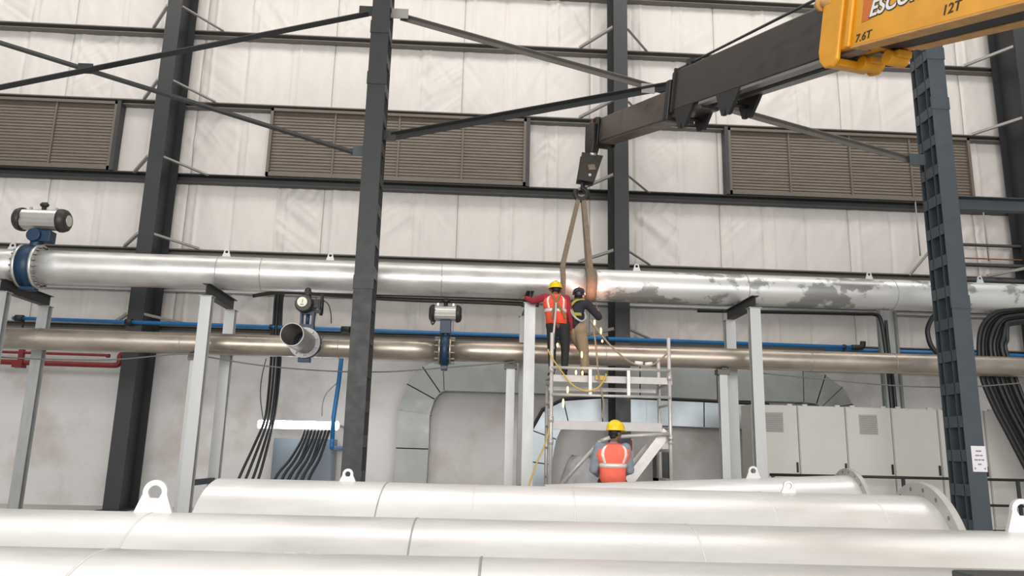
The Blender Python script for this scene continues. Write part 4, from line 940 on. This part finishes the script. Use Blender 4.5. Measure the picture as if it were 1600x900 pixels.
def helmet(t, c, look, m, s=1.0, tilt=0.0):
    M = rz(-look) @ Matrix.Rotation(tilt, 3, 'X'); n, mm = 36, 12; vs = []; cc = V(c)+V((0, 0, .045))
    for i in range(mm+1):
        ph = (math.pi/2)*i/mm
        for k in range(n):
            th = 2*math.pi*k/n; rx, ry, h = .118*s, .142*s, .125*s
            vs.append(cc+M @ V((rx*math.sin(ph)**.8*math.cos(th), ry*math.sin(ph)**.8*math.sin(th), h*math.cos(ph)**.8)))
    br = []
    for (q, z) in ((1.0, 0), (1.11, -.006), (1.11, -.012), (.97, -.008)):
        for k in range(n):
            th = 2*math.pi*k/n; pk = 1+(.24*max(0, math.sin(th))**3 if q > 1 else 0); br.append(cc+M @ V((.118*s*q*math.cos(th), .142*s*q*pk*math.sin(th), z-(.02*max(0, math.sin(th))**2 if q > 1 else 0))))
    o = MB(); o.add(vs, [(i*n+k, (i+1)*n+k, (i+1)*n+(k+1) % n, i*n+(k+1) % n) for i in range(mm) for k in range(n)], True)
    o.add(br, [(i*n+k, i*n+(k+1) % n, (i+1)*n+(k+1) % n, (i+1)*n+k) for i in range(3) for k in range(n)], True)
    h = o.build('helmet', m, t)
    rd = MB(); pts = []
    for i in range(13):
        a = math.pi*(.12+.76*i/12); pts.append(cc+M @ V((0, .142*s*math.cos(a)*.99, .125*s*math.sin(a)**.8+.004)))
    rd.tube(pts, .014, 8); rd.build('helmet_ridge', m, h); return h
def loft(sections, a0=0, a1=2*math.pi, n=40, off=0.0, closed=True, thick=None):
    """sections: (centre, rx, ry, rotation); optional partial angle range"""
    vs = []; full = abs(a1-a0-2*math.pi) < 1e-6; cnt = n if full else n+1
    for c, rx, ry, ro in sections:
        M = rz(ro)
        for k in range(cnt):
            a = a0+(a1-a0)*k/n; ca, sa = math.cos(a), math.sin(a); e = .78
            vs.append(V(c)+M @ V(((rx+off)*math.copysign(abs(ca)**e, ca), (ry+off)*math.copysign(abs(sa)**e, sa), 0)))
    o = MB(); fs = []
    for i in range(len(sections)-1):
        for k in range(cnt if full else cnt-1): fs.append((i*cnt+k, i*cnt+(k+1) % cnt, (i+1)*cnt+(k+1) % cnt, (i+1)*cnt+k))
    o.add(vs, fs, True); return o
def lerp_sections(secs, z0, z1, n=6):
    out = []
    for i in range(n+1):
        z = z0+(z1-z0)*i/n
        for a, b in zip(secs[:-1], secs[1:]):
            if a[0].z <= z <= b[0].z or (z > b[0].z and b is secs[-1]):
                f = (z-a[0].z)/(b[0].z-a[0].z); out.append((a[0].lerp(b[0], f), a[1]+(b[1]-a[1])*f, a[2]+(b[2]-a[2])*f, a[3])); break
    return out
def solid(ob, th): 
    s = ob.modifiers.new('Solidify', 'SOLIDIFY'); s.thickness = th; s.offset = 1; return ob

def person(label, base, H, J, look, shirt, trousers, vest=None, hel=None, heltilt=0, bulk=1.0, hs=1.0, gloves=None, hand_dirs=None, torso_rot=0.0, sh_w=1.0, hair=True):
    """J: joints in metres relative to base for a 1.75 m figure; scaled to H"""
    k = H/1.75; base = V(base); j = {n: base+V(p)*k for n, p in J.items()}
    t = thing('person', label, 'person', base)
    b = MB(); r = lambda x: x*k
    b.cap(j['pelvis'], j['chest'], r(.13), r(.14)); b.cap(j['chest'], j['neck'], r(.12), r(.058)); b.cap(j['neck'], j['head']-V((0, 0, .05)), r(.054), r(.05))
    head(b, j['head'], look)
    for s in 'LR':
        b.cap(j['neck']-V((0, 0, .05)), j['sh'+s], r(.06), r(.055)); b.cap(j['sh'+s], j['el'+s], r(.05), r(.04)); b.cap(j['el'+s], j['wr'+s], r(.038), r(.026))
        b.cap(j['pelvis'], j['hip'+s], r(.11), r(.09)); b.cap(j['hip'+s], j['kn'+s], r(.085), r(.056)); b.cap(j['kn'+s], j['an'+s], r(.055), r(.038)); b.cap(j['an'+s]-V((0, 0, .02)), j['to'+s], r(.04), r(.03))
        dd, nn = hand_dirs[s]
        if not gloves: hand(b, j['wr'+s], dd, nn, 1 if s == 'L' else -1, .35)
    remesh(b, 'body', M_SKIN, t, .0075, 3)
    if gloves:
        for s in 'LR':
            g = MB(); dd, nn = hand_dirs[s]; hand(g, j['wr'+s], dd, nn, 1 if s == 'L' else -1, .5, 1.15); g.cap(j['wr'+s]-V(dd).normalized()*.05, j['wr'+s]+V(dd).normalized()*.02, .038, .034); remesh(g, 'glove', gloves, t, .007, 2)
    # trousers, boots, shirt
    q = MB()
    for s in 'LR':
        q.cap(j['pelvis']+V((0, 0, .06*k)), j['hip'+s], r(.13*bulk), r(.122*bulk)); q.cap(j['hip'+s], j['kn'+s], r(.112*bulk), r(.082*bulk)); q.cap(j['kn'+s], j['an'+s]+V((0, 0, .03)), r(.076), r(.062))
    remesh(q, 'trousers', trousers, t, .014, 5)
    for s in 'LR':
        q = MB(); an = j['an'+s]; to = j['to'+s]; q.cap(an+V((0, 0, .05)), an-V((0, 0, .02)), .055, .05); q.cap(an-V((0, 0, .035)), to, .047, .042); q.cap(an-V((0, 0, .035)), an+(an-to)*.25-V((0, 0, .035)), .047, .042)
        q = remesh(q, 'boot', M_BOOT, t, .010, 3)
    q = MB(); q.cap(j['pelvis']+V((0, 0, .05)), j['chest'], r(.142*bulk), r(.155*bulk)); q.cap(j['chest'], j['neck']-V((0, 0, .03)), r(.14*bulk), r(.07))
    for s in 'LR':
        q.cap(j['chest']+V((0, 0, .06)), j['sh'+s], r(.12), r(.078)); q.cap(j['sh'+s], j['el'+s], r(.076*bulk), r(.06*bulk)); q.cap(j['el'+s], j['el'+s].lerp(j['wr'+s], .93), r(.058*bulk), r(.045*bulk))
    q.tube([j['neck']-V((0, 0, .03)), j['neck']+V((0, 0, .02))], [.075, .068], 16)
    remesh(q, 'shirt', shirt, t, .012, 4)
    if hair:
        q = MB(); M = rz(-look); f = lambda x, y, z: j['head']+M @ V((x, y, z)); q.sph(f(0, -.022, .025), .083, .096, .092, 20, 14, M); q.sph(f(0, -.055, -.045), .062, .045, .05, 16, 10, M); q.build('hair', M_HAIR, t)
    if hel: helmet(t, j['head']+V((0, 0, .01)), look, hel, hs, heltilt)
    if vest:
        m = vest; ro = torso_rot; c0, c1, nk = j['pelvis'], j['chest'], j['neck']
        lo = c0-V((0, 0, .03*k))
        S = [(lo, .185*k, .155*k, ro), (c0.lerp(c1, .35), .18*k, .15*k, ro), (c0.lerp(c1, .75), .195*k, .16*k, ro), (c1+V((0, 0, .03)), .215*k*sh_w, .168*k, ro), (c1.lerp(nk, .5), .205*k*sh_w, .15*k, ro), (nk-V((0, 0, .045*k)), .165*k*sh_w, .115*k, ro), (nk-V((0, 0, .005*k)), .085*k, .08*k, ro)]
        v = loft(S).build('vest', m, t, recalc=True); solid(v, .006)
        zb = c0.z+(c1.z-c0.z)*.55
        bnd = loft(lerp_sections(S, zb, zb+.055*k, 2), off=.009).build('reflective_band', M_TAPE, v); solid(bnd, .002)
        for a in (-.62, .62):
            ac = -math.pi/2+a
            o = loft(lerp_sections(S, zb+.05, nk.z-.03*k, 14), ac-.115, ac+.115, 4, off=.009).build('reflective_strip', M_TAPE, v); solid(o, .002)
    return t, j
def strap_path(t, pts, w, m, nrm=(0, -1, 0), name='harness_strap'):
    P = smooth_pts(pts, 5); o = MB(); n = V(nrm); vs = []
    for i, p in enumerate(P):
        d = (P[min(i+1, len(P)-1)]-P[max(i-1, 0)]).normalized(); s = d.cross(n).normalized(); vs += [p-s*w/2, p+s*w/2]
    o.add(vs, [(2*i, 2*i+1, 2*i+3, 2*i+2) for i in range(len(P)-1)], True); r = o.build(name, m, t, recalc=False); s = r.modifiers.new('Solidify', 'SOLIDIFY'); s.thickness = .008; s.offset = 0; return r

# man on the deck, left: orange vest, reaching left to the frame
xm1 = at(871, 592, 13.62).x
J1 = dict(pelvis=(-.02, 0, .95), chest=(-.06, 0, 1.27), neck=(-.055, .04, 1.47), head=(-.04, .13, 1.555),
          shL=(-.24, .0, 1.40), elL=(-.45, .14, 1.36), wrL=(-.56, .26, 1.43), shR=(.14, .0, 1.39), elR=(.21, -.02, 1.10), wrR=(.235, .06, .86),
          hipL=(-.10, 0, .90), knL=(-.10, .03, .50), anL=(-.10, -.02, .09), toL=(-.12, .17, .045), hipR=(.10, 0, .90), knR=(.14, .05, .50), anR=(.12, 0, .09), toR=(.16, .19, .045))
z1 = PZ
H1 = (at(870, 437, 13.62).z-PZ)/1.735*1.75
t1, j = person('person in orange vest and yellow helmet standing on the scaffold, left hand on the post', (xm1, 13.62, PZ), H1, J1, -.25, M_SHR, M_TRD, M_VEST, M_HELY, hand_dirs={'L': ((-.7, .6, .25), (.1, .3, -1)), 'R': ((.05, .1, -1), (-1, .2, 0))})
k = H1/1.75; bk = lambda x, z, y=-.185: V((xm1, 13.62, PZ))+V((x, y, z))*k
strap_path(t1, [bk(-.13, 1.45, -.13), bk(-.08, 1.33), bk(-.03, 1.25), bk(.06, 1.12, -.18), bk(.12, 1.0, -.17)], .045, M_HARNB)
strap_path(t1, [bk(.03, 1.46, -.12), bk(-.03, 1.34), bk(-.07, 1.25), bk(-.12, 1.1, -.18), bk(-.13, .99, -.17)], .045, M_HARNB)
o = MB(); o.cbox(bk(-.06, 1.29, -.195), .07, .02, .07); o.build('harness_ring', M_HARNB, t1)
cable('lanyard', [bk(-.06, 1.27, -.20), bk(-.07, 1.1, -.23), bk(-.09, .85, -.25), bk(-.11, .6, -.26), bk(-.1, .45, -.25)], .02, M_SCAF, '', parent=t1)
# welder, right: turned to the right, bending to the pipe
xm2 = at(911, 592, 13.86).x
fr = math.radians(30); fx, fy = math.sin(fr), math.cos(fr); rx, ry = math.cos(fr), -math.sin(fr)
def L2(f, s, z): return (fx*f+rx*s, fy*f+ry*s, z)
J2 = dict(pelvis=L2(-.17, -.085, .93), chest=L2(-.10, -.12, 1.25), neck=L2(.02, -.13, 1.43), head=L2(.10, -.13, 1.515),
          shL=L2(.0, -.345, 1.35), elL=L2(.22, -.40, 1.17), wrL=L2(.42, -.22, 1.30), shR=L2(-.01, .085, 1.35), elR=L2(.10, .26, 1.12), wrR=L2(.34, .16, 1.24),
          hipL=L2(-.16, -.16, .88), knL=L2(.20, -.06, .52), anL=L2(.10, .03, .09), toL=L2(.27, .02, .045), hipR=L2(-.14, .0, .88), knR=L2(-.01, .02, .48), anR=L2(-.03, .03, .09), toR=L2(.16, .06, .045))
H2 = (at(905, 447, 13.86).z-PZ)/1.69*1.75
t2, j = person('person in dark jacket, khaki trousers and black helmet welding the pipe', (xm2, 13.86, PZ), H2, J2, fr-.35, M_NAVY, M_TRK, None, M_HELK, .25, 1.12, 1.0, M_GLOVE, {'L': (L2(.8, .3, .4), L2(0, 1, -.3)), 'R': (L2(.8, -.3, .4), L2(0, -1, -.3))})
k2 = H2/1.75; B2 = V((xm2, 13.86, PZ))
bq = lambda f, s, z: B2+V(L2(f, s, z))*k2
nb = L2(-1, 0, .1)
S0 = -.125
strap_path(t2, [bq(0.020, S0-.13, 1.45), bq(-0.245, S0-.08, 1.38), bq(-0.330, S0, 1.26), bq(-0.365, S0+.08, 1.12), bq(-0.355, S0+.13, 1.02)], .05, M_HARN, nb)
strap_path(t2, [bq(0.020, S0+.13, 1.45), bq(-0.245, S0+.08, 1.38), bq(-0.335, S0, 1.26), bq(-0.370, S0-.08, 1.14), bq(-0.315, S0-.15, 1.05)], .05, M_HARN, nb)
strap_path(t2, [bq(-0.235, S0-.19, 1.08), bq(-0.365, S0-.08, 1.10), bq(-0.380, S0, 1.10), bq(-0.365, S0+.09, 1.11), bq(-0.245, S0+.19, 1.12)], .06, M_HARN, nb)
cable('lanyard', [bq(-0.365, S0, 1.26), bq(-0.405, S0+.10, 1.08), bq(-0.345, S0+.22, .98), bq(-0.245, S0+.27, 1.04), bq(-0.215, S0+.24, 1.16)], .02, M_GALVP, '', parent=t2)
tb_ = MB(); tb_.cyl(bq(.40, .13, 1.22), bq(.60, .02, 1.47), .012, 8)
tag(tb_.build('welding_torch', M_BLACK), 'slim black torch held by the right welder at the pipe', 'torch')
# man on the floor behind the pipes, back to the viewer, looking right
Y3 = 11.9; b3 = at(957, 750, Y3); top = at(965, 657, Y3).z; H3 = top/1.79*1.75
J3 = dict(pelvis=(0, 0, .96), chest=(.0, .0, 1.27), neck=(.02, .03, 1.47), head=(.06, .07, 1.61),
          shL=(-.19, .0, 1.40), elL=(-.27, .0, 1.10), wrL=(-.16, .22, 1.02), shR=(.19, .0, 1.40), elR=(.255, .02, 1.10), wrR=(.14, .23, 1.03),
          hipL=(-.09, 0, .90), knL=(-.12, .02, .50), anL=(-.13, -.02, .09), toL=(-.16, .17, .045), hipR=(.09, 0, .90), knR=(.12, .02, .50), anR=(.13, -.02, .09), toR=(.17, .17, .045))
t3, j = person('person on the floor in coral vest and yellow helmet, seen from behind', (b3.x, Y3, 0), H3, J3, 1.0, M_SHB, M_TRD, M_VESTP, M_HELY, 0, 1.06, 1.08, sh_w=1.16, hand_dirs={'L': ((.6, .8, -.1), (0, .3, -1)), 'R': ((-.6, .8, -.1), (0, .3, -1))})
